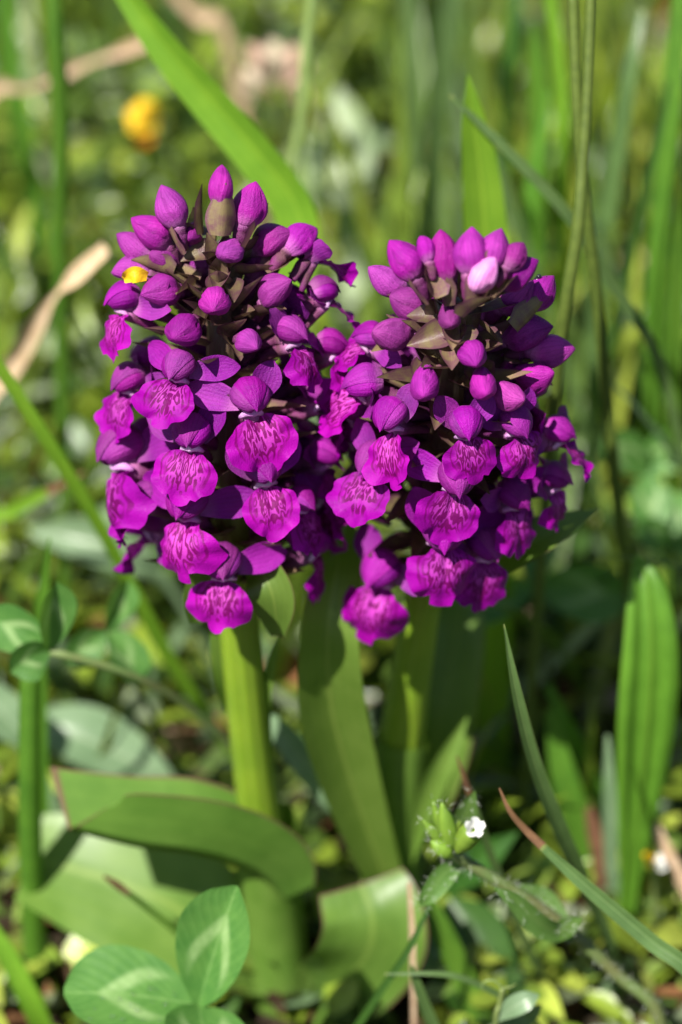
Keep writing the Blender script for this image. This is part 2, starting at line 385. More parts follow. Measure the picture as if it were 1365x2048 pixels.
# ------------------------------------------------------------------ orchid flower parts (millimetres, then metres)
MM = 0.001
def sheet(P, mat, name, uv):
    V, F = grid(P * MM); return mesh(name, V, F, mat, uv)
def make_lip(k, seed):
    """rounded three-lobed lip: rings about its middle, outline narrowed to the throat and notched below"""
    r = np.random.default_rng(seed); nr, na = 9, 44; HW, HH = 5.2, 4.45
    bowl = [2.2, -1.9, 1.2, -1.3, 2.8, 0.4, 1.8, -1.7][k % 8]; back = [1.6, 0.3, 1.4, 0.6, 2.0, 0.9, 1.2, 0.4][k % 8]
    notch = [0.30, 0.10, 0.22, 0.07, 0.36, 0.14, 0.27, 0.10][k % 8]; tilt = math.radians([28, 33, 26, 36, 27, 31, 30, 34][k % 8])
    asym = r.uniform(-0.06, 0.06); ph = r.uniform(0, 6.28, 8); V = []; UV = []
    na1 = math.pi - r.uniform(0.34, 0.50); na2 = -math.pi + r.uniform(0.34, 0.50); d1, d2 = notch * r.uniform(0.5, 1.2, 2)
    for i in range(nr + 1):
        q = i / nr
        for j in range(na):
            ph_ = 2 * math.pi * j / na - math.pi                     # 0 = top, +-pi = bottom
            rad = (abs(math.sin(ph_)) ** 2.3 + abs(math.cos(ph_)) ** 2.3) ** (-1 / 2.3)
            rad *= 1 - 0.42 * math.exp(-(ph_ / 0.62) ** 2) * 0.35 - 0.10 * math.exp(-((abs(ph_) - 0.75) / 0.3) ** 2)
            rad *= 1 - d1 * math.exp(-((ph_ - na1) / 0.085) ** 2) - d2 * math.exp(-((ph_ - na2) / 0.085) ** 2)
            rad *= 1 + 0.07 * math.exp(-((abs(ph_) - math.pi) / 0.22) ** 2) + 0.018 * math.sin(5 * ph_ + ph[0]) + 0.014 * math.sin(11 * ph_ + ph[1]) - 0.10 * math.exp(-((abs(ph_) - 2.45) / 0.35) ** 2)
            x = q * rad * math.sin(ph_) * HW * (1 + asym * math.sin(ph_)); zz = q * rad * math.cos(ph_) * HH
            u = x / HW; v = (HH - zz) / (2 * HH)
            y = -bowl * abs(u) ** 2.2 * (0.3 + 0.7 * v) - back * max(0, v) ** 2.2 + 0.9 * math.sin(math.pi * min(1, max(0, v) * 1.2)) * (1 - 0.6 * u * u)
            y += q ** 3 * (0.55 * math.sin(4 * ph_ + ph[2]) + 0.34 * math.sin(9 * ph_ + ph[3]) + 0.12 * math.sin(15 * ph_ + ph[4])) + 0.12 * math.sin(5 * u + ph[5]) * math.sin(6 * v + ph[6])
            y -= 0.45 * math.exp(-(u / 0.10) ** 2) * (1 - v)
            z = zz - HH + 0.35
            V.append((x, 0.6 + y * math.cos(tilt) - z * math.sin(tilt), -0.1 + z * math.cos(tilt) + y * math.sin(tilt))); UV.append((u, v))
    F = [(i * na + j, i * na + (j + 1) % na, (i + 1) * na + (j + 1) % na, (i + 1) * na + j) for i in range(1, nr) for j in range(na)]
    F += [(0, na + (j + 1) % na, na + j) for j in range(na)]
    return mesh('lip', np.array(V) * MM, F, 'lip', UV)
def hood_axis(a): return -2.2 + 5.9 * a, 2.6 + 1.5 * a - 2.7 * a * a
def hood_r(a, R): return R * math.sin(math.pi * (0.12 + 0.88 * a)) ** 0.52 if a < 1 else 0.0
def make_dorsal(seed):
    r = np.random.default_rng(seed); n, m = 12, 9; P = np.zeros((n, m, 3)); UV = []
    sk = r.uniform(-8, 8)
    for i in range(n):
        a = i / (n - 1); y, z = hood_axis(a * 1.03)
        for j in range(m):
            u = -1 + 2 * j / (m - 1); th = math.radians(60 * u * (1 - 0.25 * a) + sk); rr = hood_r(min(1, a), 2.85) * (1.05 - 0.05 * abs(u) ** 3)
            rr *= 1 - 0.03 * math.cos(th * 9)
            P[i, j] = (rr * math.sin(th), y + 0.3 * (1 - u * u) * a, z + rr * 0.92 * math.cos(th)); UV.append((u, a))
    return sheet(P, 'hood', 'dorsal_sepal', UV)
def make_petal(sg, seed):
    r = np.random.default_rng(seed); n, m = 12, 9; P = np.zeros((n, m, 3)); UV = []
    for i in range(n):
        a = i / (n - 1); y, z = hood_axis(a)
        for j in range(m):
            u = j / (m - 1); th = math.radians(38 + 118 * u)
            rr = hood_r(a, 2.85) * (0.86 + 0.17 * math.sin(math.pi * min(1, u * 1.15 + 0.05)))
            P[i, j] = (sg * rr * math.sin(th) * 1.02, y - 0.5 * u * a, z + rr * 0.92 * math.cos(th)); UV.append((u * 2 - 1, a))
    return sheet(P, 'hood', 'hood_petal', UV)
def make_wing(sg, k, seed):
    r = np.random.default_rng(seed)
    ang = math.radians([48, 20, 70, 35][k]); bk = [-0.25, -0.5, -0.1, 0.15][k]
    d = np.array([sg * math.cos(ang), bk, math.sin(ang)]); L = 8.3
    path = [np.array([sg * 1.0, -1.2, 0.8]) + d * L * t + np.array([0, 0.0, 1.0]) * (-1.6 * t * t) + np.array([0, -1.3 * t * t + 1.2 * t, 0]) for t in (0, .3, .6, .85, 1)]
    V, F, UV = ribbon(np.array(path) * MM, np.array([0.9, 1.9, 2.25, 1.4, 0.15]) * MM, n=11, nv=7, face=[(0.0, 1, 0.3)], curl=0.28, wavy=0.10, seed=seed)
    return mesh('lateral_sepal', V, F, 'sepal', UV)
def make_ovary(L, seed):
    V, F, UV = tube(np.array([(0, 0.4, 0.9), (0, -L * 0.45, -0.2), (0, -L, -L * 0.35)]) * MM, np.array([1.0, 1.35, 0.9]) * MM, 10, 10, 3, 0.12)
    V2, F2, UV2 = tube(np.array([(0, 0.3, -0.2), (0, -L * 0.35, -2.2), (0, -L * 0.75, -5.0)]) * MM, np.array([1.35, 1.15, 0.55]) * MM, 8, 8)
    n = len(V)
    return mesh('flower', list(V) + list(V2), F + [tuple(i + n for i in f) for f in F2], 'ovary', list(UV) + list(UV2))
def make_column():
    V, F, UV = tube(np.array([(-1.7, 0.2, -0.4), (-0.9, 1.0, 0.35), (0, 1.5, 0.6), (0.9, 1.0, 0.35), (1.7, 0.2, -0.4)]) * MM, np.array([0.3, 0.55, 0.8, 0.55, 0.3]) * MM, 7, 9)
    return mesh('column', V, F, 'throat', UV)
def make_bud(k, seed, mat='bud'):
    r = np.random.default_rng(seed); n, m = 14, 30; L, R = 7.4, 2.75; P = []; UV = []; F = []
    tw = r.uniform(0.3, 0.9) * r.choice([-1, 1]); bend = r.uniform(-1.1, 1.1); wx = r.uniform(0.86, 1.2); sh = r.uniform(-0.5, 0.5)
    pw = r.uniform(0.58, 0.95)
    for i in range(n):
        a = i / (n - 1); rr = R * (math.sin(math.pi * (0.09 + 0.91 * a)) ** pw) * (1 - 0.20 * a) if a < 1 else 0.10
        for j in range(m):
            th = 2 * math.pi * j / m
            q = ((th + tw * a) % (2 * math.pi / 3)) / (2 * math.pi / 3)
            g = 1 - 0.13 * math.exp(-((q - 0.0) / 0.07) ** 2) - 0.05 * math.exp(-((q - 1) / 0.05) ** 2) + 0.13 * (q - 0.5) + 0.025 * math.sin(q * 6.28 * 3)
            P.append((rr * g * math.cos(th) * wx, -L / 2 + L * a, rr * g * math.sin(th) * (1 + 0.12 * math.sin(th + sh)) + bend * math.sin(math.pi * a) + sh * a * a)); UV.append((q * 2 - 1, a))
    F = [(i * m + j, i * m + (j + 1) % m, (i + 1) * m + (j + 1) % m, (i + 1) * m + j) for i in range(n - 1) for j in range(m)]
    F += [tuple(range(m))[::-1], tuple((n - 1) * m + j for j in range(m))]
    return mesh('bud', np.array(P) * MM, F, mat, UV)
def make_pedicel():
    V, F, UV = tube(np.array([(0, -3.0, 0), (0, -5.2, -0.5), (0, -7.5, -1.6)]) * MM, np.array([1.4, 1.35, 0.8]) * MM, 8, 8)
    return mesh('pedicel', V, F, 'ovary', UV)
def make_bract(seed):
    r = np.random.default_rng(seed); L = 10.5; b = r.uniform(-0.5, 2.2)
    path = np.array([(0, L * t, b * t * t) for t in (0, .25, .5, .75, 1)]) * MM
    V, F, UV = ribbon(path, np.array([1.5, 2.15, 1.9, 1.15, 0.1]) * MM, n=12, nv=7, face=[(0, 0, 1)], fold=22, curl=0.25, wavy=0.05, seed=seed)
    return mesh('bract', V, F, 'bract', UV)
LIPS = [make_lip(k, 40 + k) for k in range(14)]
DORS = [make_dorsal(k) for k in range(3)]
PETL = [make_petal(-1, 1), make_petal(1, 2)]
WING = {sg: [make_wing(sg, k, 9 + k) for k in range(4)] for sg in (-1, 1)}
OVAR = [make_ovary(L, 3) for L in (5.5, 8.5, 11.0)]
COLM = make_column(); BUDS = [make_bud(k, 70 + k) for k in range(10)]; PALE = make_bud(1, 90, 'pale_bud'); PEDI = make_pedicel()
BRAC = [make_bract(30 + k) for k in range(5)]
def frame(o, y, z):                             # axes: y as given, z as near as possible
    y = Vector(y).normalized(); z = Vector(z); x = y.cross(z).normalized(); z = x.cross(y)
    M = Matrix((x, y, z)).transposed().to_4x4(); M.translation = o; return M

class Orchid:
    def __init__(s, label, path, radii, apex_f, prof, smax):
        s.P = catmull([tuple(p) for p in path], 60); s.base = Vector(s.P[0])
        s.root = empty('orchid', s.base, label, 'orchid', 'marsh orchids in bloom')
        s.apex = Vector(s.P[-1]); s.prof = prof; s.smax = smax
        s.ax = (s.apex - Vector(s.P[-22])).normalized()           # upward axis of the flower spike
        V, F, UV = tube(path, radii, 24, 60, 7, 0.018); s.nf = 0; s.pos = []
        add('stem', (V, F, UV), 'stem', s.root, s.base)
    def R(s, d): return float(np.interp(d * 1000, s.prof[0], s.prof[1])) * MM
    def hit(s, px, py, extra=0.0):
        d = ray(px, py).normalized(); best = (1e9, None); c = (s.apex - CAM).dot(d)
        for k in range(400):
            p = CAM + d * (c - 0.045 + k * 0.0003); q = p - s.apex; sd = -q.dot(s.ax); rad = (q + s.ax * sd).length
            e = rad - (s.R(sd) + extra)
            if e < best[0]: best = (e, p.copy())
            if e <= 0: break
        p = best[1]; q = p - s.apex; sd = -q.dot(s.ax); o = (q + s.ax * sd)
        return p, sd, o.normalized()
    def loc(s, M):
        M = M.copy(); M.translation = M.translation - s.base; return M
    def flower(s, p, out, sd, size=1.0, lip=None, up=0.08, roll=0.0, wings=None):
        k = s.nf; s.nf += 1
        r = random.Random(k * 7 + int(abs(p.x) * 1e5))
        y = (out + s.ax * up).normalized()
        M = frame(p, y, s.ax + Vector((0, 0, 0.6))) @ Matrix.Rotation(math.radians(roll), 4, 'Y') @ Matrix.Diagonal((size, size, size, 1))
        rr = s.R(sd); ov = OVAR[0 if rr < 0.008 else 1 if rr < 0.0105 else 2]
        f = link('flower', ov, s.root, s.loc(M))
        link('lip', LIPS[(lip if lip is not None and r.random() < 0.6 else r.randrange(14)) % 14], f, Matrix.Rotation(r.uniform(-.2, .2), 4, 'Y') @ Matrix.Rotation(r.uniform(-.28, .16), 4, 'X') @ Matrix.Rotation(r.uniform(-.22, .22), 4, 'Z') @ Matrix.Diagonal((r.uniform(.84, 1.06), r.uniform(.8, 1.5), r.uniform(.88, 1.06), 1)))
        hd = Matrix.Rotation(r.uniform(-.10, .10), 4, 'Z') @ Matrix.Rotation(r.uniform(-.12, .08), 4, 'X')
        link('dorsal_sepal', DORS[r.randrange(3)], f, hd)
        link('hood_petal', PETL[0], f, hd); link('hood_petal', PETL[1], f, hd)
        for sg in (-1, 1):
            wk = r.randrange(4) if wings is None else wings[(sg + 1) // 2]
            link('lateral_sepal', WING[sg][wk], f, Matrix.Rotation(r.uniform(-.18, .18), 4, 'X') @ Matrix.Rotation(r.uniform(-.15, .15), 4, 'Y'))
        link('column', COLM, f, Matrix.Identity(4))
        s.pos.append((p, 0))
    def at(s, hx, hy, lx, ly, wpx=128, lip=None, front=0.40, roll=0.0, wings=None):
        p, sd, o = s.hit(hx * 0.55 + lx * 0.45, hy * 0.55 + ly * 0.45)
        o = (o + Vector((0, -1, 0)) * front).normalized()
        s.flower(p, o, sd, wpx / 132.0, lip, 0.08, roll, wings)
    def bud(s, px, py, ang, tow, lpx=88, mat=None, fat=1.0, lift=0.0018):
        """centre pixel, direction on the picture (deg, 90 = up), degrees towards the viewer, length in photo pixels"""
        p, sd, o = s.hit(px, py, lift)
        a, t = math.radians(ang), math.radians(tow)
        y = (RGT * math.cos(a) + UPV * math.sin(a)) * math.cos(t) - FWD * math.sin(t)
        k = lpx * PXM / 0.0074
        M = frame(p, y, s.ax + Vector((0.1, -0.3, 0.2))) @ Matrix.Diagonal((k * fat, k, k * fat, 1))
        b = link('bud', PALE if mat == 'pale' else BUDS[random.randrange(10)], s.root, s.loc(M))
        if mat == 'pale': b['label'] = 'pale pink bud'
        link('pedicel', PEDI, b, Matrix.Identity(4)); s.pos.append((p, 1))
        s.bud_bract(p, y, o, k * (0.85 if o.y > 0.1 else 0.92))
    def bud_bract(s, p, y, o, k):
        y = Vector(y).normalized(); dn = (o * 0.5 - s.ax * 0.7 - FWD * 0.35); dn = (dn - y * dn.dot(y)).normalized()
        dn = Quaternion(y, math.radians(random.choice((-1, 1)) * random.uniform(25, 80) if o.y > 0.1 else random.uniform(-30, 30))) @ dn
        b = p - y * 0.0072 + dn * 0.0012
        link('bract', BRAC[random.randrange(5)], s.root, s.loc(frame(b, (y + dn * 0.22 + s.ax * random.uniform(-.05, .15)), -dn) @ Matrix.Diagonal((1.15, k * random.uniform(.75, .98), 1.15, 1))))
    def bract(s, bx, by, tx, ty, wide=1.0, lift=0.0, tipx=0.0):
        b, sb, ob = s.hit(bx, by, -0.004); t, st, ot = s.hit(tx, ty, tipx)
        L = (t - b).length
        M = frame(b, t - b, (ot + Vector((0, -0.4, 0.5))) * -1 if lift < 0 else (ob + s.ax)) @ Matrix.Diagonal((wide, L / 0.0105, wide, 1))
        link('bract', BRAC[random.randrange(5)], s.root, s.loc(M))
    def fill(s, n, front_gap, back_gap):
        for i in range(n):
            f = i / n; sd = 0.003 + (s.smax - 0.003) * f; az = i * 2.39996 + 0.5
            x = s.ax.cross(Vector((0, 1, 0))).normalized(); yv = s.ax.cross(x)
            o = x * math.cos(az) + yv * math.sin(az)
            p = s.apex - s.ax * sd + o * s.R(sd)
            frontal = o.dot(Vector((0, -1, 0.0)))
            gap = front_gap if frontal > 0.1 else back_gap
            budf = sd < 0.013
            if any((p - q).length < gap * (0.75 if budf else 1) for q, _ in s.pos): continue
            if budf:
                e = math.radians(75 - 60 * sd / 0.013); y = o * math.cos(e) + s.ax * math.sin(e)
                M = frame(p + y * 0.002, y, s.ax + Vector((0.1, 0.05, 0)))
                b = link('bud', BUDS[random.randrange(10)], s.root, s.loc(M)); link('pedicel', PEDI, b, Matrix.Identity(4)); s.pos.append((p, 1))
            else: s.flower(p, o, sd, 0.95 + 0.1 * random.random())
        for i in range(int(n * 0.8)):                             # a bract under each flower, mostly hidden between them
            f = (i + 0.5) / (n * 0.8); sd = 0.004 + s.smax * f; az = i * 2.39996 + 1.6
            x = s.ax.cross(Vector((0, 1, 0))).normalized(); yv = s.ax.cross(x); o = x * math.cos(az) + yv * math.sin(az)
            b = s.apex - s.ax * (sd + 0.003) + o * 0.0022
            e = math.radians(20 + 45 * max(0, 1 - sd / 0.014)); y = o * math.cos(e) + s.ax * math.sin(e)
            M = frame(b, y, s.ax) @ Matrix.Diagonal((1, min(1.15, (s.R(sd) + 0.001) / 0.0105), 1, 1))
            link('bract', BRAC[i % 5], s.root, s.loc(M))

PROF = ([-4, -1.5, 0, 4, 9, 16, 26, 40, 50, 58, 70], [0, 1.5, 3.0, 6.0, 9.0, 11.6, 13.0, 13.0, 11.5, 9.0, 8.0])
A = Orchid('magenta marsh orchid with the taller spike and a bare pale green stem',
    [PY(565, 1995, 0.0), PY(545, 1800, 0.001), PY(517, 1600, 0.002), PY(484, 1300, 0.001), PY(462, 1050, 0.002), PY(445, 760, 0.006), PY(436, 490, 0.011)],
    [0.0042, 0.0040, 0.0035, 0.0032, 0.0028, 0.0024, 0.0012], 0.75, PROF, 0.050)
# opened flowers: hood pixel, lip pixel, lip width in photo pixels
A.at(255, 590, 252, 662, 112, 5, 0.45, 8, (1, 0)); A.at(355, 728, 367, 795, 112, 1, 0.4, 0, (1, 1)); A.at(268, 750, 262, 822, 112, 3, 0.45, 6)
A.at(578, 662, 588, 722, 108, 3, 0.5, -4); A.at(505, 795, 498, 862, 132, 1, 0.3, 0, (2, 1)); A.at(385, 868, 386, 928, 128, 5, 0.4, 2)
A.at(268, 892, 240, 985, 165, 0, 0.6, 26, (1, 1)); A.at(535, 935, 524, 1002, 128, 3, 0.4, 4); A.at(378, 1000, 378, 1075, 142, 4, 0.35, 0)
A.at(455, 1115, 440, 1200, 135, 0, 0.3, 4, (1, 1)); A.at(622, 790, 645, 842, 110, 7, 0.4, -14); A.at(638, 905, 655, 965, 112, 5, 0.4, -8); A.at(592, 1000, 606, 1052, 100, 2, 0.15, -12); A.at(300, 985, 292, 1045, 96, 5, 0.1, 12)
A.at(618, 500, 628, 548, 96, 7, -0.5, -14); A.at(640, 588, 652, 632, 104, 3, -0.25, -10); A.at(655, 690, 662, 742, 104, 5, 0.1, -10)
# buds: centre pixel, direction, degrees towards the viewer, length
for b in ((443, 372, 88, 5, 82), (341, 412, 112, 12, 88), (499, 408, 72, 0, 90), (300, 462, 140, 20, 88), (268, 490, 150, 0, 80), (385, 468, 250, 62, 62), (328, 512, 185, 48, 80),
          (458, 501, 215, 60, 66), (548, 482, 22, 20, 88), (558, 584, 30, 45, 92), (318, 588, 195, 40, 92), (430, 612, 265, 66, 84), (365, 662, 230, 55, 88), (603, 478, 40, -20, 84),
          (262, 545, 175, -10, 80), (500, 690, 320, 55, 70)): A.bud(*b)
for b in ((408, 465, 400, 366, 0.8), (434, 480, 438, 408, 0.62), (400, 478, 330, 440, 0.8), (440, 505, 362, 525, 1.15), (400, 560, 305, 535, 0.8), (470, 470, 528, 430, 1.0), (470, 545, 545, 560, 1.1), (440, 540, 432, 585, 0.8),
          (455, 560, 470, 600, 0.9), (390, 570, 350, 585, 0.8), (420, 640, 385, 625, 0.9), (445, 640, 420, 670, 0.9), (480, 640, 510, 620, 0.8)): A.bract(*b, tipx=0.001)
for b in ((440, 520, 452, 462, .8), (436, 525, 415, 468, .75), (446, 525, 478, 480, .75), (434, 535, 405, 505, .7), (448, 540, 470, 520, .7), (440, 545, 445, 505, .75)): A.bract(*b, tipx=0.002)
A.fill(78, 0.0112, 0.0064)

B = Orchid('magenta marsh orchid with the shorter domed spike and leafy lower stem',
    [PY(780, 1905, 0.0105), PY(787, 1740, 0.011), PY(795, 1600, 0.0115), PY(808, 1450, 0.012), PY(838, 1250, 0.011), PY(868, 1050, 0.009), PY(895, 830, 0.004), PY(917, 605, -0.001)],
    [0.0042, 0.0042, 0.0040, 0.0036, 0.0031, 0.0027, 0.0024, 0.0012], 0.75, PROF, 0.044)
B.at(742, 668, 735, 728, 100, 3, 0.4, 12); B.at(805, 838, 772, 872, 118, 1, 0.35, 22, (2, 1)); B.at(930, 838, 930, 905, 112, 2, 0.3, 0, (2, 2)); B.at(1020, 828, 1030, 905, 112, 0, 0.35, -8)
B.at(758, 915, 745, 972, 122, 3, 0.4, 8); B.at(905, 948, 915, 1003, 130, 1, 0.35, -4, (2, 1)); B.at(1022, 985, 1018, 1042, 120, 2, 0.35, -10); B.at(882, 1055, 886, 1112, 156, 4, 0.35, -3)
B.at(766, 1128, 764, 1203, 142, 4, 0.35, 3); B.at(965, 1085, 968, 1145, 130, 2, 0.3, -8); B.at(700, 990, 706, 1038, 110, 7, 0.3, 10); B.at(1108, 860, 1112, 915, 105, 5, 0.3, -12); B.at(1098, 955, 1110, 1000, 105, 5, 0.2, -10)
for b in ((808, 518, 125, 10, 88), (772, 558, 150, 20, 88), (856, 566, 175, 55, 78), (890, 510, 100, 18, 98), (943, 502, 88, 8, 90), (988, 500, 70, -10, 86), (1030, 512, 55, -20, 66), (1036, 545, 30, 10, 90),
          (1034, 590, 35, 30, 92), (1058, 665, 12, 25, 104), (1082, 585, 50, -15, 84), (812, 606, 160, 45, 92), (900, 634, 280, 60, 66), (782, 666, 185, 42, 100), (946, 716, 285, 62, 76), (968, 770, 280, 58, 84),
          (850, 770, 262, 55, 92), (1070, 752, 5, 40, 96), (1020, 790, 340, 50, 84), (851, 498, 108, -15, 58), (1105, 700, 0, 5, 90)): B.bud(*b)
B.bud(970, 547, 55, 30, 78, 'pale', 1.0, 0.0055)
for b in ((915, 590, 905, 522, 1.0), (922, 600, 958, 548, 1.0), (930, 615, 1000, 592, 1.15), (935, 630, 1065, 600, 1.0), (890, 640, 812, 628, 1.0), (905, 660, 815, 690, 1.1), (910, 655, 905, 700, 0.9), (925, 650, 930, 700, 0.9),
          (960, 650, 1005, 690, 0.8), (895, 600, 850, 510, 0.9), (905, 690, 905, 755, 0.9), (885, 590, 812, 560, 0.7), (880, 640, 858, 605, 0.7)): B.bract(*b, tipx=0.001)
B.fill(70, 0.0130, 0.0064)

# ------------------------------------------------------------------ orchid leaves
def lf(parent, name, pts, wpx, mat, **kw):
    P = [PY(*p) for p in pts]
    W = [w_ * s_ for w_, s_ in zip(wpx, np.interp(np.linspace(0, 1, len(wpx)), np.linspace(0, 1, len(P)), [scale_at(p) for p in P]))]
    o = add(name, ribbon([tuple(p) for p in P], W, **kw), mat, parent.root if isinstance(parent, Orchid) else parent, parent.base if isinstance(parent, Orchid) else parent.location)
    return o
def sheath(orc, pts, rad):
    V, F, UV = tube([tuple(PY(*p)) for p in pts], rad, 18, 24, 9, 0.02)
    F = F[:-2]
    return add('leaf_sheath', (V, F, UV), 'orchid_leaf_plain', orc.root, orc.base)
cut = lambda u: 0.0052 * u if u > 0 else 0.0062 * u
lf(A, 'leaf', [(566, 1800, -0.0040), (530, 1762, -0.0052), (470, 1732, -0.007), (380, 1710, -0.009), (270, 1694, -0.010), (138, 1660, -0.010)], [70, 110, 138, 150, 142, 112], 'orchid_leaf', n=34, nv=13, face=[(0.45, 0.40, 1.0), (0, 0.50, 1)], fold=62, curl=0.04, endcut=cut)['label'] = 'arching keeled leaf with a torn brown-edged end'
lf(A, 'leaf', [(565, 1975, 0.002), (470, 1900, 0.000), (350, 1815, 0.002), (220, 1760, 0.005), (60, 1715, 0.008)], [55, 105, 132, 135, 95], 'orchid_leaf_plain', n=26, nv=11, face=[(-0.1, -0.75, 0.75), (-0.1, -0.5, 0.9)], curl=0.10, wavy=0.06, seed=3)
lf(A, 'leaf', [(590, 2010, -0.001), (660, 1985, -0.006), (730, 1915, -0.010), (745, 1840, -0.009), (722, 1768, -0.004)], [45, 85, 112, 105, 88], 'orchid_leaf', n=26, nv=11, face=[(0.1, -0.7, 0.8), (0.25, -0.95, 0.3)], curl=0.16, wavy=0.08, seed=5)
lf(A, 'leaf', [(498, 1120, -0.001), (528, 1150, -0.006), (548, 1200, -0.008), (556, 1272, -0.007)], [18, 42, 46, 14], 'orchid_leaf', n=16, nv=9, curl=0.25, twist=-18)['label'] = 'short stem leaf with a purple rim below the flowers'
lf(A, 'leaf', [(482, 1125, -0.002), (430, 1150, -0.004), (402, 1190, -0.003), (392, 1245, -0.001)], [18, 34, 36, 12], 'orchid_leaf_plain', n=16, nv=9, curl=0.2, twist=10)
lf(A, 'leaf', [(535, 1500, 0.003), (532, 1400, 0.001), (545, 1320, 0.001), (560, 1265, 0.002)], [10, 13, 11, 2], 'orchid_leaf_plain', nv=5, twist=35)
lf(A, 'leaf', [(455, 1420, 0.003), (446, 1360, 0.001), (432, 1290, 0.001), (428, 1240, 0.002)], [10, 16, 14, 2], 'orchid_leaf_plain', nv=5, twist=-25)
sheath(A, [(566, 1995, 0.0), (552, 1850, 0.001), (540, 1740, 0.001), (527, 1640, 0.0015)], [0.0050, 0.0050, 0.0052, 0.0054])
lf(B, 'leaf', [(772, 1760, 0.006), (705, 1570, 0.004), (664, 1420, 0.002), (655, 1280, 0.001), (672, 1150, 0.006), (700, 1040, 0.016)], [38, 60, 70, 62, 50, 12], 'orchid_leaf_plain', n=30, nv=11, fold=16, curl=0.22, twist=[10, -6, -14], wavy=0.04, seed=8)
lf(B, 'leaf', [(806, 1690, 0.015), (862, 1520, 0.018), (896, 1370, 0.022), (922, 1230, 0.028), (932, 1130, 0.036)], [45, 72, 68, 52, 10], 'orchid_leaf', n=26, nv=11, curl=0.25, twist=[0, 18], wavy=0.05, seed=9)
lf(B, 'leaf', [(800, 1730, 0.0075), (840, 1630, 0.008), (885, 1530, 0.009), (935, 1435, 0.012)], [22, 26, 22, 3], 'orchid_leaf_plain', n=18, nv=7, curl=0.3, twist=-20)
lf(B, 'leaf', [(852, 1190, 0.010), (940, 1145, 0.006), (1035, 1098, 0.003), (1115, 1060, 0.006), (1198, 1018, 0.012)], [20, 40, 48, 36, 3], 'orchid_leaf', n=22, nv=9, face=[(0.1, -0.8, 0.55), (0.25, -0.5, 0.9)], fold=20, curl=0.1, twist=[0, 25])
sheath(B, [(780, 1900, 0.0105), (788, 1735, 0.011), (796, 1590, 0.0115), (806, 1470, 0.012)], [0.0047, 0.0047, 0.0046, 0.0042])

# ------------------------------------------------------------------ grass, herbs and stalks one can tell apart
def rooted(P, lean=0.35):
    a, b = Vector(P[0]), Vector(P[1])
    if a.z > 0.004:
        d = (a - b); d.z = 0
        if d.length > 1e-6: d = d.normalized() * min(a.z * lean, d.length * 2)
        g = a + d; g.z = -0.001; m = a.lerp(g, 0.5) + d * 0.15
        P = [tuple(g), tuple(m)] + list(P); return P, 2
    return list(P), 0
def blade(name, label, cat, pts, wpx, mat, group=None, root=True, **kw):
    P = [tuple(PY(*p)) for p in pts]; k = 0
    if root: P, k = rooted(P)
    S_ = scale_at(P[k + 1]); W = [wpx[0] * S_ * 0.8] * k + [w_ * S_ for w_ in (np.interp(np.linspace(0, 1, max(len(pts), len(wpx))), np.linspace(0, 1, len(wpx)), wpx))]
    kw.setdefault('nv', 5); kw.setdefault('fold', 14)
    o = add(name, ribbon(P, W, **kw), mat, None, P[0]); o.location = P[0]
    return tag(o, label, cat, group)
def stalk(name, label, cat, pts, rpx, mat, group=None, sides=10, root=True):
    P = [tuple(PY(*p)) for p in pts]; k = 0
    if root: P, k = rooted(P)
    S_ = scale_at(P[k + 1]); R = [rpx[0] * S_] * k + [w_ * S_ for w_ in np.interp(np.linspace(0, 1, len(pts)), np.linspace(0, 1, len(rpx)), rpx)]
    o = add(name, tube(P, R, sides, max(14, len(P) * 5), 5, 0.05), mat, None, P[0]); o.location = P[0]
    return tag(o, label, cat, group)
def tip(parent, pts, wpx, mat='brown_tip', **kw):
    P = [PY(*p) for p in pts]
    o = add('withered_tip', ribbon([tuple(p) for p in P], [w_ * PXM for w_ in wpx], nv=5, fold=14, **kw), mat, parent, parent.location)
    return o
BLADE_LABELS = ['bluish blade leaning behind the straight olive stalk',
    'wide green blade standing beyond the thin blade that crosses the olive stalks',
    'bluish far blade standing behind the dark gap next to the silvery leaf',
    'wide bluish far blade next to the upright lime blade tip',
    'pointed green far blade between the lime blade and the olive stalks',
    'narrow lime far blade just behind the bending olive stalk',
    'narrow bluish blade slanting from the olive stalks towards the lime blade',
    'green blade curving up between the lime blade and the bending stalk',
    'thin dark blade slanting across beyond the straight olive stalk',
    'green blade rising over the yellow florets in the shade',
    'broad green far blade behind the pale upright stalk',
    'dark narrow far blade behind the crossing grey-green blade']
GB = 'grass blades standing behind the orchids'
blade('grass_blade', 'broad lime green blade slanting across behind the taller orchid spike', 'grass blade', [(530, 720, 0.058), (575, 590, 0.059), (606, 490, 0.060), (586, 402, 0.062), (522, 315, 0.064), (432, 210, 0.067), (330, 90, 0.070), (232, -45, 0.074)], [30, 44, 48, 48, 48, 46, 38, 22], 'blade_lime', nv=7, twist=[20, 34], fold=18)
blade('grass_blade', 'upright broad lime blade with a pointed tip behind the shorter spike', 'grass blade', [(985, 640, 0.050), (972, 480, 0.052), (960, 340, 0.054), (946, 235, 0.055), (936, 150, 0.056)], [50, 46, 38, 24, 2], 'blade_lime', nv=7, twist=-8)
blade('grass_blade', 'thin grey-green blade crossing behind the two olive stalks', 'grass blade', [(1330, 760, 0.050), (1240, 590, 0.050), (1145, 440, 0.050), (1010, 295, 0.052), (900, 190, 0.055)], [11, 12, 12, 10, 3], 'blade_blue')
stalk('flower_stalk', 'downy olive stalk bending inwards beside the shorter orchid', 'stalk', [(1105, 860, 0.030), (1128, 640, 0.028), (1155, 470, 0.030), (1166, 330, 0.034), (1176, 180, 0.038), (1184, -40, 0.044)], [12, 13, 13, 12, 11, 10], 'stem_olive', 'pair of olive stalks')
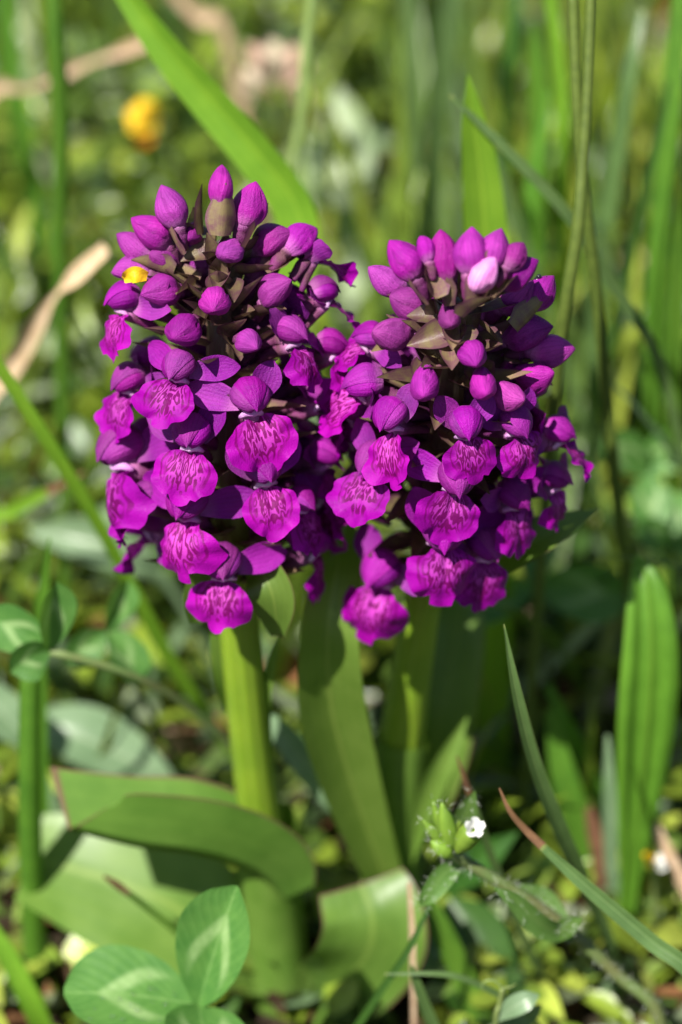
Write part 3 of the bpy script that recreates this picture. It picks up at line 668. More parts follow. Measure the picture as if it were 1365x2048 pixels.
stalk('flower_stalk', 'downy olive stalk running straight up past the bending one', 'stalk', [(1262, 1180, 0.044), (1225, 900, 0.040), (1196, 600, 0.038), (1172, 400, 0.038), (1156, 220, 0.040), (1146, -40, 0.046)], [15, 13, 12, 11, 11, 10], 'stem_olive', 'pair of olive stalks')
stalk('flower_stalk', 'pale green upright stalk standing beside the beige dry straw', 'stalk', [(130, 1000, 0.085), (124, 700, 0.088), (120, 470, 0.090), (124, 250, 0.092), (114, 90, 0.094), (108, -60, 0.097)], [13, 14, 14, 16, 18, 18], 'blade')
stalk('flower_stalk', 'slender pale stalk curving up to the dried pink flower head', 'stalk', [(560, 420, 0.10), (585, 335, 0.10), (606, 230, 0.10), (614, 100, 0.102), (628, -40, 0.105)], [12, 12, 12, 11, 10], 'pale_stem')
for i, (pts, wd, m) in enumerate([
    ([(1195, 640, .10), (1205, 480, .10), (1238, 280, .102), (1262, 130, .105), (1285, 20, .11)], [20, 21, 18, 15, 6], 'blade_blue'),
    ([(1310, 720, .09), (1318, 540, .09), (1330, 380, .092), (1345, 200, .095), (1362, -30, .10)], [25, 26, 24, 22, 15], 'blade'),
    ([(830, 300, .14), (826, 180, .14), (822, 60, .142), (816, -50, .145)], [20, 20, 19, 16], 'blade_blue'),
    ([(868, 300, .13), (880, 180, .13), (892, 60, .132), (905, -50, .135)], [22, 26, 26, 20], 'blade_blue'),
    ([(1075, 420, .12), (1078, 260, .12), (1072, 120, .122), (1066, 40, .124)], [18, 20, 16, 4], 'blade'),
    ([(1120, 560, .11), (1128, 350, .11), (1120, 160, .112), (1098, -30, .115)], [10, 13, 14, 12], 'blade_lime'),
    ([(1130, 720, .09), (1060, 520, .092), (1005, 360, .094), (985, 300, .096)], [12, 13, 12, 4], 'blade_blue'),
    ([(1030, 620, .10), (1050, 480, .10), (1070, 330, .102), (1098, 180, .105)], [14, 16, 14, 4], 'blade'),
    ([(1200, 780, .075), (1250, 560, .08), (1300, 330, .085), (1340, 160, .09)], [9, 10, 10, 4], 'blade_dark'),
    ([(1345, 900, .07), (1350, 700, .07), (1362, 500, .072), (1380, 300, .075)], [14, 16, 16, 10], 'blade'),
    ([(70, 420, .16), (40, 250, .16), (20, 120, .162), (8, -30, .165)], [22, 24, 22, 16], 'blade'),
    ([(1010, 330, .15), (1020, 160, .15), (1030, 20, .152), (1035, -50, .155)], [14, 15, 15, 12], 'blade_dark')]):
    blade('grass_blade', BLADE_LABELS[i], 'grass blade', pts, wd, m, GB, seed=i, twist=(-20 + 9 * i) % 50 - 25)
o = blade('grass_blade', 'lime green blade slanting down past the lowest flowers of the taller spike', 'grass blade', [(420, 1440, 0.040), (335, 1310, 0.036), (215, 1080, 0.032), (110, 905, 0.030), (0, 735, 0.030), (-60, 640, 0.030)], [12, 14, 13, 13, 12, 11], 'blade_lime')
o = blade('grass_blade', 'pale slanting blade with an orange-brown tip crossing the lime one', 'grass blade', [(-40, 1065, 0.060), (30, 1020, 0.058), (95, 983, 0.055)], [15, 14, 11], 'blade_lime'); tip(o, [(94, 984, 0.0549), (135, 963, 0.053), (172, 943, 0.052)], [11, 8, 2])
blade('grass_blade', 'pointed upright blade tip rising above the nibbled clover leaves', 'grass blade', [(80, 1240, 0.020), (88, 1170, 0.020), (100, 1075, 0.020)], [13, 11, 2], 'blade')
stalk('flower_stalk', 'thick dark green stalk standing in front of pale leaves beneath the clover', 'stalk', [(66, 1790, 0.004), (62, 1700, 0.004), (60, 1520, 0.005), (62, 1330, 0.008)], [24, 24, 22, 20], 'blade')
blade('grass_blade', 'sharp bluish green blade with a grooved keel beneath the shorter spike', 'grass blade', [(1165, 1760, -0.012), (1120, 1660, -0.016), (1070, 1530, -0.019), (1034, 1390, -0.020), (1008, 1248, -0.018)], [17, 18, 16, 12, 1.5], 'blade_blue', nv=7, fold=28, twist=-12)
o = blade('grass_blade', 'bluish green blade with a withered curling brown tip', 'grass blade', [(1400, 1968, -0.040), (1300, 1880, -0.036), (1180, 1778, -0.032), (1085, 1692, -0.029)], [19, 19, 16, 9], 'blade_blue', nv=7, fold=26, twist=10); tip(o, [(1086, 1693, -0.029), (1050, 1658, -0.028), (1020, 1622, -0.028), (999, 1576, -0.027)], [9, 7, 5, 1.5])
o = blade('grass_blade', 'thin green blade with a red-brown tip behind the chickweed buds', 'grass blade', [(1110, 2010, 0.000), (1050, 1880, -0.004), (990, 1730, -0.008), (958, 1640, -0.010), (940, 1590, -0.010)], [10, 10, 8, 7, 6], 'blade_blue'); tip(o, [(940, 1591, -0.010), (928, 1555, -0.010), (914, 1511, -0.010)], [6, 5, 1.5])
blade('grass_blade', 'soft wide green blade dropping below the chickweed leaf', 'grass blade', [(985, 2090, -0.012), (930, 1960, -0.008), (885, 1860, -0.006), (850, 1780, -0.004)], [22, 23, 21, 8], 'blade', fold=6)
blade('grass_blade', 'thin dark arching blade crossing the edge of the curled orchid leaf', 'grass blade', [(700, 2075, -0.030), (760, 1985, -0.030), (820, 1895, -0.029), (872, 1780, -0.026)], [8, 8, 7, 2], 'blade_dark')
blade('grass_blade', 'short dark level blade ending in a point over the curled orchid leaf', 'grass blade', [(1060, 2030, -0.028), (990, 1985, -0.030), (900, 1950, -0.031), (770, 1948, -0.031)], [6, 7, 6, 1.5], 'blade_blue')
blade('grass_blade', 'narrow bluish blade leaning below the level dark blade', 'grass blade', [(880, 2080, -0.030), (850, 2010, -0.030), (832, 1960, -0.030), (824, 1930, -0.030)], [12, 12, 9, 2], 'blade_blue')
blade('straw', 'thin bleached upright straw beside the chickweed', 'straw', [(826, 1925, -0.020), (824, 1850, -0.019), (818, 1765, -0.018)], [6, 6, 4], 'straw')
blade('grass_blade', 'pale limp blade leaning against the base of the shorter orchid', 'grass blade', [(852, 1800, 0.018), (750, 1672, 0.012), (650, 1568, 0.010), (560, 1460, 0.012), (535, 1430, 0.013)], [22, 26, 32, 24, 6], 'grey_leaf', nv=7, twist=[0, 20])
o = blade('grass_blade', 'red-tipped thin blade lying over the broad basal orchid leaf', 'grass blade', [(360, 1870, -0.006), (300, 1820, -0.008), (258, 1787, -0.010)], [6, 6, 6], 'blade'); tip(o, [(259, 1788, -0.010), (235, 1770, -0.0105), (208, 1752, -0.011)], [6, 8, 3])
blade('grass_blade', 'lime blade leaning at the lower corner beside dark gaps', 'grass blade', [(100, 2090, -0.012), (65, 2010, -0.012), (20, 1920, -0.010), (-20, 1850, -0.008)], [20, 22, 20, 14], 'blade_lime')
blade('straw', 'dry pinkish straw piece lying beside the plantain base', 'straw', [(1385, 1800, 0.010), (1340, 1715, 0.012), (1308, 1640, 0.014)], [13, 13, 8], 'straw')
blade('straw', 'reddish dry straw piece between the blade and the plantain', 'straw', [(1195, 1700, 0.020), (1188, 1660, 0.021), (1178, 1615, 0.022)], [14, 15, 9], 'brown_tip')
blade('straw', 'cream dry straw with a dark joint slanting beside the taller spike', 'straw', [(-30, 830, 0.075), (15, 745, 0.075), (60, 670, 0.074), (105, 598, 0.073), (150, 555, 0.073), (215, 498, 0.072)], [10, 20, 24, 19, 5, 20, 16], 'straw', nv=7, fold=24, wavy=0.12, twist=[30, -15, 25], n=40)
blade('straw', 'beige dry straw lying almost level behind the broad lime blade', 'straw', [(-40, 215, 0.15), (60, 175, 0.15), (150, 135, 0.15), (240, 105, 0.15), (300, 85, 0.152)], [13, 17, 6, 16, 6, 15, 12], 'straw', nv=7, fold=26, wavy=0.12, twist=[20, -20, 25], n=40)
blade('straw', 'greyish dry straw behind the broad lime blade near the flower head', 'straw', [(450, 75, 0.19), (400, 35, 0.19), (340, -20, 0.19)], [13, 15, 11], 'straw', nv=7, fold=24, wavy=0.12)

# plantain leaf: strongly ribbed, upright
o = blade('plantain_leaf', 'bright green ribbed plantain leaf standing upright beside the shaded clover', 'leaf', [(1265, 1730, 0.012), (1278, 1600, 0.012), (1292, 1450, 0.012), (1300, 1300, 0.014), (1292, 1170, 0.018), (1275, 1110, 0.022)], [26, 46, 60, 55, 36, 5], 'plantain', nv=15, fold=10, ridge=0.10, twist=-16, wavy=0.07, seed=4)
blade('grass_blade', 'narrow grey-green blade standing next to the plantain leaf', 'grass blade', [(1222, 1720, 0.016), (1220, 1600, 0.016), (1215, 1470, 0.018)], [14, 15, 4], 'grey_leaf')
blade('grass_blade', 'pale green blade leaning between the sharp blade and plantain', 'grass blade', [(1200, 1590, 0.035), (1150, 1480, 0.036), (1095, 1370, 0.038)], [16, 16, 8], 'blade')
blade('grass_blade', 'upright dull green blade behind the sharp bluish blade', 'grass blade', [(1170, 1680, 0.026), (1130, 1560, 0.027), (1100, 1420, 0.030)], [26, 28, 10], 'blade')

# broad leaves in the meadow
def broad(name, label, pts, wpx, mat, **kw):
    return blade(name, label, 'leaf', pts, wpx, mat, nv=9, curl=kw.pop('curl', 0.2), **kw)
broad('herb_leaf', 'silvery grey-green leaf with a shiny patch between the two spikes', [(700, 430, 0.165), (695, 350, 0.170), (692, 270, 0.176), (675, 175, 0.185)], [30, 62, 58, 4], 'pale_leaf', wavy=0.12, face=[(-0.4, -0.5, 0.9)])
broad('herb_leaf', 'long pale grey leaf lying behind the drooping lime blade', [(330, 1160, 0.070), (260, 1110, 0.070), (160, 1075, 0.072), (60, 1062, 0.075)], [10, 40, 44, 8], 'grey_leaf')
broad('herb_leaf', 'wide pale leaf lying flat behind the arching orchid leaf', [(330, 1560, 0.036), (240, 1510, 0.038), (150, 1470, 0.040), (60, 1450, 0.042)], [20, 58, 62, 20], 'grey_leaf', face=[(0, -0.5, 0.8)])
broad('herb_leaf', 'pale leaf patch at the edge beside the thick dark stem', [(60, 1500, 0.030), (20, 1440, 0.032), (-30, 1390, 0.034)], [20, 45, 40], 'grey_leaf')
broad('herb_leaf', 'smooth dark leaf spreading low beneath the chickweed', [(1000, 2070, -0.004), (960, 1960, -0.002), (930, 1860, 0.004), (900, 1800, 0.008)], [40, 80, 75, 15], 'blade_dark')
broad('herb_leaf', 'dull green pointed leaf behind the chickweed buds', [(900, 1780, 0.012), (960, 1720, 0.010), (1035, 1665, 0.010)], [14, 38, 3], 'blade_dark')

# clovers
def clover(label, centre, root, leaves, spx, group=None):
    c = PY(*centre); P = [tuple(PY(*p)) for p in root]
    P, _ = rooted(P)
    e = empty('clover', Vector(P[0]), label, 'clover', group)
    add('stalk', tube(P + [tuple(c)], [spx * PXM] * 4, 8, 20), 'hairy_stem', e, P[0])
    for i, (tx, ty, ty_y, wpx, tw, fold) in enumerate(leaves):
        t = PY(tx, ty, ty_y); d = t - c; side = Vector((-d.z, 0, d.x)).normalized()
        path = [tuple(c + d * f + Vector((0, 0, 1)) * 0.0008 * math.sin(f * 3.1)) for f in (0, .2, .45, .7, .9, 1.0)]
        add('leaflet', ribbon(path, [w_ * wpx * PXM for w_ in (0.12, 0.62, 0.96, 1.0, 0.66, 0.10)], n=22, nv=11, fold=fold, twist=tw, curl=0.12, wavy=0.03, seed=i), 'clover', e, P[0])
    return e
CL = clover('dewy clover leaf with pale chevrons before the base of the taller orchid', (398, 2010, -0.034), [(425, 2120, -0.032), (408, 2060, -0.033)],
       [(475, 1772, -0.032, 84, 16, 24), (128, 1985, -0.036, 100, -30, 6), (420, 2150, -0.05, 90, 20, 10)], 7)
clover('nibbled clover with a long hairy stalk beside the drooping lime blade', (100, 1302, 0.004), [(470, 1500, 0.016), (380, 1415, 0.012), (250, 1345, 0.006)],
       [(112, 1165, 0.004, 46, -30, 24), (22, 1345, 0.000, 46, 25, 18), (-30, 1235, 0.006, 50, 10, 15)], 9)
clover('shaded clover of folded leaflets behind the hairy stalk', (215, 1262, 0.022), [(300, 1420, 0.03), (250, 1330, 0.026)],
       [(135, 1330, 0.018, 42, 20, 18), (258, 1160, 0.024, 40, -30, 28), (285, 1370, 0.018, 46, 30, 15)], 7)
clover('dark clover in the shade of the shorter orchid spike', (1070, 1175, 0.050), [(1110, 1420, 0.055), (1085, 1280, 0.052)],
       [(900, 1225, 0.044, 58, 10, 14), (1262, 1200, 0.046, 70, -12, 14), (1080, 1040, 0.062, 55, 5, 15)], 7)
clover('dark clover in shade between the olive stalk and the yellow florets', (1290, 950, 0.070), [(1300, 1200, 0.075), (1292, 1060, 0.072)],
       [(1210, 870, 0.068, 50, 5, 14), (1365, 880, 0.072, 52, -5, 14), (1310, 1070, 0.060, 52, 10, 14)], 7)
clover('dark clover hanging low beside the ribbed plantain leaf top', (1345, 1090, 0.060), [(1360, 1300, 0.06), (1350, 1190, 0.06)],
       [(1270, 1060, 0.056, 40, 5, 14), (1350, 985, 0.068, 44, -5, 14), (1420, 1120, 0.056, 44, 10, 14)], 6)

# dew drops on the near clover leaflet
from mathutils.bvhtree import BVHTree
def dew(px, py, r, leaflet):
    off = leaflet.parent.location; me = leaflet.data
    t = BVHTree.FromPolygons([v.co + off for v in me.vertices], [tuple(p.vertices) for p in me.polygons])
    h, nrm, _, _ = t.ray_cast(CAM, ray(px, py).normalized())
    if h is None: return
    if nrm.dot(FWD) > 0: nrm = -nrm
    n, m = 8, 12; V = []
    for i in range(n):
        a = math.pi * 0.62 * i / (n - 1)
        for j in range(m): t_ = 2 * math.pi * j / m; V.append((r * math.sin(a + 0.02) * math.cos(t_), r * math.sin(a + 0.02) * math.sin(t_), r * (math.cos(a) + 0.30)))
    F = [(i * m + j, (i + 1) * m + j, (i + 1) * m + (j + 1) % m, i * m + (j + 1) % m) for i in range(n - 1) for j in range(m)] + [tuple(range(m)), tuple((n - 1) * m + j for j in range(m))[::-1]]
    o = link('dew_drop', mesh('dew_drop', V, F, 'dew')); o.location = h; o.rotation_mode = 'QUATERNION'; o.rotation_quaternion = nrm.to_track_quat('Z', 'Y')
    tag(o, 'tiny round dew drop resting on the clover leaflet', 'dew drop', 'dew drops on the clover leaf')
DEW = ((298, 1953), (266, 1988), (300, 1978), (312, 1980), (240, 2000), (274, 2022), (190, 2020), (205, 1998), (225, 2035), (305, 2005), (320, 2042), (245, 2040), (350, 1990), (340, 2030), (330, 2010), (285, 2040), (180, 2040), (262, 2012))

# chickweed with hairy stem
def hairs(parent, path, rad, n, L, seed, mat='hair'):
    r = np.random.default_rng(seed); P = catmull(path, 80); V = []; F = []
    for i in range(n):
        p = P[r.integers(0, 80)]; d = unit(r.normal(size=3) * (1, 1, 1)); s_ = unit(np.cross(d, r.normal(size=3))) * 0.00004
        a = p + d * rad * 0.8; b = p + d * (rad + L * r.uniform(.5, 1.1)) + r.normal(size=3) * L * 0.15
        k = len(V); V += [a - s_, a + s_, b]; F.append((k, k + 1, k + 2))
    o = link('hairs', mesh('hairs', np.array(V) - np.array(parent.location), F, mat), parent); o['kind'] = 'stuff'
def chickweed():
    root = PY(1330, 2075, -0.030); root.z = 0.0
    e = empty('mouse_ear_chickweed', root, 'hairy chickweed with green buds and one opening white flower', 'chickweed')
    st = [tuple(root), tuple(PY(1320, 2040, -0.028)), tuple(PY(1235, 1950, -0.026)), tuple(PY(1140, 1862, -0.025)), tuple(PY(1045, 1792, -0.025)), tuple(PY(930, 1722, -0.025)), tuple(PY(915, 1700, -0.025))]
    add('stem', tube(st, [0.0011, 0.0011, 0.0010, 0.0010, 0.0010, 0.0009, 0.0008], 10, 40), 'hairy_stem', e, root)
    hairs(e, st, 0.001, 700, 0.0013, 4)
    def leafp(pts, wpx, **kw):
        l = lf(e, 'leaf', pts, wpx, 'chickweed', nv=9, n=16, curl=0.25, **kw)
        pp = [tuple(PY(*p)) for p in pts]; hairs(e, pp, wpx[1] * PXM * 0.8, 90, 0.0010, int(pts[0][0]))
    leafp([(925, 1722, -0.025), (888, 1750, -0.027), (858, 1790, -0.029), (842, 1812, -0.029)], [10, 24, 20, 3], twist=20)
    leafp([(930, 1705, -0.024), (922, 1665, -0.022), (934, 1620, -0.022), (950, 1582, -0.022)], [8, 20, 22, 2], twist=-15)
    leafp([(1150, 1870, -0.026), (1090, 1855, -0.029), (1030, 1800, -0.030), (990, 1775, -0.030)], [10, 26, 18, 3], twist=25)
    leafp([(1110, 1872, -0.027), (1140, 1850, -0.029), (1164, 1836, -0.030)], [14, 20, 3])
    leafp([(1140, 1862, -0.023), (1090, 1800, -0.020), (1040, 1770, -0.020)], [10, 22, 3], twist=-20)
    for bx, by, tx, ty, y, wpx in ((905, 1705, 866, 1602, -0.024, 15), (908, 1705, 884, 1606, -0.027, 20), (900, 1700, 846, 1640, -0.025, 14), (905, 1712, 862, 1682, -0.028, 17), (915, 1708, 920, 1640, -0.022, 13)):
        b, t = PY(bx, by, y), PY(tx, ty, y)
        P = [tuple(b.lerp(t, f)) for f in (0, .25, .5, .75, 1)]
        add('bud', tube(P, [q * wpx * PXM for q in (.25, .9, 1.0, .75, .08)], 10, 14, 5, 0.10), 'chickweed_bud', e, root)
        hairs(e, P, wpx * PXM, 60, 0.0009, tx)
    P = [tuple(PY(x, y, -0.028)) for x, y in ((915, 1705), (928, 1685), (942, 1665), (950, 1655))]
    add('flower_cup', tube(P, [q * PXM for q in (6, 20, 24, 18)], 10, 12, 5, 0.08), 'chickweed_bud', e, root)
    c = PY(947, 1660, -0.029)
    for i in range(5):
        a = i * 1.257 + 0.3; d = (RGT * math.cos(a) + UPV * math.sin(a)) * 0.0016
        ax = (PY(960, 1640, -0.032) - c).normalized() * 0.0013
        pth = [tuple(c + d * 0.2), tuple(c + d * 0.6 + ax * 0.7), tuple(c + d * 1.0 + ax * 1.1)]
        add('petal', ribbon(pth, [0.0004, 0.0008, 0.0005], n=8, nv=5, face=[tuple(-d.normalized())], curl=0.4, wavy=0.15, seed=i), 'white', e, root)
    add('flower_stalk', tube([tuple(PY(938, 1728, -0.025)), tuple(PY(915, 1715, -0.026)), tuple(PY(900, 1700, -0.026))], [0.0007, 0.0009, 0.0006], 8, 8), 'pale_stem', e, root)
chickweed()

# vetch leaf at the lower edge
def vetch():
    root = PY(995, 2110, -0.030); root.z = 0.0
    e = empty('vetch', root, 'small vetch with paired smooth leaflets and a curling tendril', 'vetch')
    add('stem', tube([tuple(root), tuple(PY(992, 2048, -0.034)), tuple(PY(1000, 2010, -0.034)), tuple(PY(1006, 1976, -0.034))], [0.0004] * 4, 6, 14), 'pale_stem', e, root)
    for pts in ([(1006, 1976), (990, 1962), (972, 1962), (964, 1972), (968, 1982)], [(1006, 1976), (1022, 1974), (1032, 1968)]):
        add('tendril', tube([tuple(PY(x, y, -0.034)) for x, y in pts], [0.0002, 0.00015, 0.0001], 5, 14), 'pale_stem', e, root)
    lf(e, 'leaflet', [(994, 2040, -0.034), (1025, 2015, -0.035), (1055, 2000, -0.035), (1078, 1990, -0.034)], [4, 20, 19, 2], 'grey_leaf', nv=7, curl=0.15)
    lf(e, 'leaflet', [(996, 2050, -0.033), (1040, 2042, -0.032), (1065, 2025, -0.032), (1084, 2010, -0.032)], [4, 17, 16, 2], 'blade_blue', nv=7, curl=0.15)
vetch()

# far yellow flower, dried head, fragments, insect
def small_flower(label, cat, name, c, petals, stalk_pts):
    P, _ = rooted([tuple(PY(*p)) for p in stalk_pts]); e = empty(name, Vector(P[0]), label, cat)
    add('stalk', tube(P, [0.0006] * len(P), 7, 16), 'pale_stem', e, P[0])
    for i, (bx, by, tx, ty, wpx, mat) in enumerate(petals):
        b, t = PY(bx, by, c), PY(tx, ty, c); m = b.lerp(t, 0.5) - FWD * 0.002
        s_ = scale_at(b)
        add('petal', ribbon([tuple(b), tuple(m), tuple(t)], [wpx * 0.5 * s_, wpx * s_, wpx * 0.35 * s_], n=10, nv=7, curl=0.35, wavy=0.06, seed=i), mat, e, P[0])
small_flower('yellow and orange trefoil flower glowing beyond the broad lime blade', 'flower', 'trefoil_flower', 0.155,
    [(310, 250, 255, 225, 24, 'yellow'), (312, 240, 275, 205, 22, 'yellow'), (300, 262, 280, 292, 18, 'orange'), (315, 250, 258, 252, 20, 'yellow')], [(370, 360, 0.16), (340, 300, 0.157), (312, 250, 0.155)])
small_flower('dried pink and cream flower head above the silvery leaf', 'flower head', 'dried_flower_head', 0.16,
    [(545, 160, 500, 90, 20, 'pink_dry'), (550, 160, 545, 80, 22, 'cream'), (560, 160, 590, 90, 20, 'pink_dry'), (565, 165, 620, 130, 18, 'pink_dry'), (545, 165, 490, 140, 16, 'cream'), (590, 200, 622, 180, 14, 'pink_dry')],
    [(580, 330, 0.165), (565, 240, 0.162), (552, 160, 0.16)])
small_flower('little yellow floret cluster in the shade of the shorter orchid', 'flower', 'trefoil_flower', 0.085,
    [(1265, 960, 1240, 930, 12, 'yellow'), (1270, 965, 1268, 920, 12, 'yellow'), (1275, 965, 1290, 935, 10, 'yellow')], [(1272, 1100, 0.088), (1270, 1030, 0.086), (1268, 962, 0.085)])
small_flower('small yellow and white floret beside the pinkish straw', 'flower', 'trefoil_flower', 0.010,
    [(1310, 1730, 1290, 1705, 12, 'yellow'), (1312, 1735, 1320, 1708, 10, 'white'), (1315, 1735, 1330, 1725, 9, 'white')], [(1310, 1830, 0.012), (1312, 1780, 0.011), (1312, 1732, 0.010)])
p, sd, oo = A.hit(270, 552, 0.0066)
V, F, UV = ribbon([tuple(p + Vector((-0.0016, 0, -0.0006))), tuple(p + Vector((0, -0.0006, 0.0006))), tuple(p + Vector((0.0018, 0, -0.0001)))], [0.0005, 0.0012, 0.0006], n=12, nv=7, curl=0.5, wavy=0.35, seed=2)
o = add('petal_fragment', (V, F, UV), 'yellow', None, p); o.location = p; tag(o, 'crumpled yellow petal fragment caught among the buds of the taller spike', 'petal')
def beetle():
    p, sd, oo = B.hit(1073, 570, 0.0060)
    e = empty('beetle', p, 'tiny black beetle sitting on a bud of the shorter spike', 'beetle')
    def ell(name, c, r):
        n, m = 8, 10; V = []
        for i in range(n):
            a = math.pi * (i + 0.02) / (n - 0.96)
            for j in range(m): t = 2 * math.pi * j / m; V.append((c[0] + r[0] * math.sin(a) * math.cos(t), c[1] + r[1] * math.sin(a) * math.sin(t), c[2] + r[2] * math.cos(a)))
        F = [(i * m + j, i * m + (j + 1) % m, (i + 1) * m + (j + 1) % m, (i + 1) * m + j) for i in range(n - 1) for j in range(m)]
        link(name, mesh(name, V, F, 'black'), e)
    ell('abdomen', (0, 0, -0.0004), (0.0007, 0.0008, 0.0012)); ell('thorax', (0.0001, -0.0001, 0.0009), (0.00055, 0.0006, 0.0005)); ell('head', (0.0003, -0.0002, 0.0015), (0.0004, 0.0004, 0.0004))
    for s_ in (-1, 1):
        for k in (-0.6, 0.1, 0.8):
            add('leg', tube([(s_ * 0.0004, 0, k * MM), (s_ * 0.0011, -0.0003, k * MM * 1.2), (s_ * 0.0015, 0.0004, k * MM * 1.5)], [0.00009] * 3, 5, 7), 'black', e)
beetle()

for i, (px, py, z, sz, ang, mat, lb) in enumerate([(70, 205, .030, 60, 20, 'brown_tip', 'russet dead leaf beyond the pale upright stalk'), (90, 298, .030, 38, 70, 'brown_tip', 'small russet dead leaf below the beige level straw'),
        (760, 35, .035, 60, 60, 'brown_tip', 'dark russet dead leaf far behind the silvery leaf'), (1000, 222, .040, 48, 10, 'brown_tip', 'russet dead leaf beside the upright lime blade'), (1012, 265, .040, 38, -30, 'orange', 'orange-brown dead leaf under the russet one by the lime blade'),
        (1285, 625, .036, 50, 15, 'orange', 'orange-brown dead leaf in the shade beyond the straight olive stalk'), (1050, 300, .040, 34, 80, 'straw', 'pale pinkish dead leaf behind the thin crossing blade'), (160, 400, .03, 44, 10, 'straw', 'beige dead leaf among the herbs beyond the taller spike'),
        (190, 775, .03, 34, 70, 'straw', 'cream dead leaf behind the taller orchid flowers'), (330, 1500, .008, 46, 10, 'straw', 'pinkish beige dead leaf on the soil behind the arching orchid leaf'), (280, 1440, .010, 44, -35, 'brown_tip', 'reddish brown dead leaf on the soil near the hairy clover stalk')]):
    c = PZ(px, py, z); k = scale_at(c); d = RGT * math.cos(math.radians(ang)) + Vector((0, 0.8, 0.25)) * math.sin(math.radians(ang))
    V, F, UV = ribbon([tuple(c - d * sz * k), tuple(c + Vector((0, 0, 0.002))), tuple(c + d * sz * k)], [sz * k * .15, sz * k * .6, sz * k * .08], n=12, nv=7, face=[(-.3, -.6, .7)], curl=0.3, wavy=0.15, seed=i)
    o = add('dead_leaf', (V, F, UV), mat, None, c); o.location = c; tag(o, lb, 'dead leaf', 'dead leaves lying in the meadow')

# ------------------------------------------------------------------ uncountable meadow growth
def field(name, label, mat, T, TF, pos, X, Y, Z, size, cols, kind='stuff', cat=None):
    """many copies of a template (k,3): x across, y along, z up; one mesh"""
    n, k = len(pos), len(T)
    V = pos[:, None, :] + size[:, None, None] * (T[None, :, 0:1] * X[:, None, :] + T[None, :, 1:2] * Y[:, None, :] + T[None, :, 2:3] * Z[:, None, :])
    V = V.reshape(-1, 3); TF = np.array(TF); F = (TF[None] + (np.arange(n) * k)[:, None, None]).reshape(-1, 4)
    me = bpy.data.meshes.new(name)
    me.vertices.add(len(V)); me.vertices.foreach_set('co', V.astype(np.float32).ravel())
    me.loops.add(F.size); me.loops.foreach_set('vertex_index', F.astype(np.int32).ravel())
    me.polygons.add(len(F)); me.polygons.foreach_set('loop_start', np.arange(0, F.size, 4, dtype=np.int32)); me.polygons.foreach_set('loop_total', np.full(len(F), 4, dtype=np.int32))
    me.polygons.foreach_set('use_smooth', np.ones(len(F), dtype=bool))
    a = me.attributes.new('col', 'FLOAT_COLOR', 'POINT')
    C = np.concatenate([np.repeat(cols, k, axis=0), np.ones((n * k, 1))], 1); a.data.foreach_set('color', C.astype(np.float32).ravel())
    me.materials.append(MAT[mat]); me.update(calc_edges=True); me.validate()
    o = link(name, me); tag(o, label, cat, None, kind); return o
def leaf_template(nu=6, nv=3, w=0.32, fold=0.12, bend=-0.18, shape=None):
    shape = shape or [0.15, 0.75, 1.0, 0.95, 0.6, 0.04]; T = []
    for i in range(nu):
        s = i / (nu - 1); ww = np.interp(s, np.linspace(0, 1, len(shape)), shape) * w
        for j in range(nv):
            u = -1 + 2 * j / (nv - 1); T.append((u * ww, s, abs(u) * fold * ww / w + bend * s * s))
    F = [(i * nv + j, i * nv + j + 1, (i + 1) * nv + j + 1, (i + 1) * nv + j) for i in range(nu - 1) for j in range(nv - 1)]
    return np.array(T), F
PAL = np.array([(0.20, 0.28, 0.030), (0.15, 0.225, 0.030), (0.095, 0.165, 0.028), (0.045, 0.095, 0.022), (0.13, 0.20, 0.10), (0.30, 0.36, 0.055), (0.27, 0.33, 0.20)])
def norm(a): return a / np.linalg.norm(a, axis=1, keepdims=True)
def axes(heading, pitch, n, tilt):
    Y = np.stack([np.cos(heading) * np.cos(pitch), np.sin(heading) * np.cos(pitch), np.sin(pitch)], 1)
    ref = norm(np.stack([rng.normal(0, tilt, n), rng.normal(0, tilt, n), np.ones(n)], 1))
    X = norm(np.cross(Y, ref)); Z = np.cross(X, Y); return X, Y, Z
def patchy(x, y, f): return 0.5 + 0.25 * (np.sin(f * x * 1.3 + 1.7 * np.sin(f * y * 0.7)) + np.sin(f * y + 2.1 * np.sin(f * x * 0.6 + 1)))
# low leaves
n = 19000
y = np.concatenate([rng.uniform(-0.06, 0.50, int(n * 0.8)), rng.uniform(-0.8, 2.2, n - int(n * 0.8))]); x = np.where(np.arange(n) < int(n * 0.8), rng.uniform(-1, 1, n) * (0.10 + 0.20 * np.clip(y + 0.05, 0, 1)), rng.uniform(-1.6, 1.6, n)); out_ = (np.arange(n) >= int(n * 0.8)) & (np.abs(x) < 0.22) & (y > -0.12) & (y < 0.5); x[out_] += np.sign(x[out_]) * 0.3
top = np.interp(y, [-0.8, -0.1, -0.02, 0.03, 0.08, 0.13, 0.25, 3], [0.03, 0.012, 0.006, 0.012, 0.026, 0.045, 0.055, 0.06]) * (0.25 + 1.15 * patchy(x, y, 70.0))
z = top * rng.uniform(0, 1, n) ** 0.7
drop = (y < 0.055) & (y > -0.06) & (np.abs(x) < 0.12) & (rng.uniform(0, 1, n) < 0.35); z[drop] = -0.03   # sparser, darker soil round the orchids' feet
T, TF = leaf_template()
X, Y, Z = axes(rng.uniform(0, 6.283, n), rng.normal(0.25, 0.45, n), n, 0.45)
size = rng.uniform(0.006, 0.017, n) * np.interp(y, [0, 0.1, 0.3], [0.75, 1.0, 1.1])
size[int(n * 0.8):] *= 1.8
pi = rng.choice(len(PAL), n, p=[.22, .22, .18, .10, .09, .12, .07]); cols = PAL[pi] * rng.uniform(0.75, 1.25, (n, 1))
cols[rng.uniform(0, 1, n) < 0.16] *= 0.45
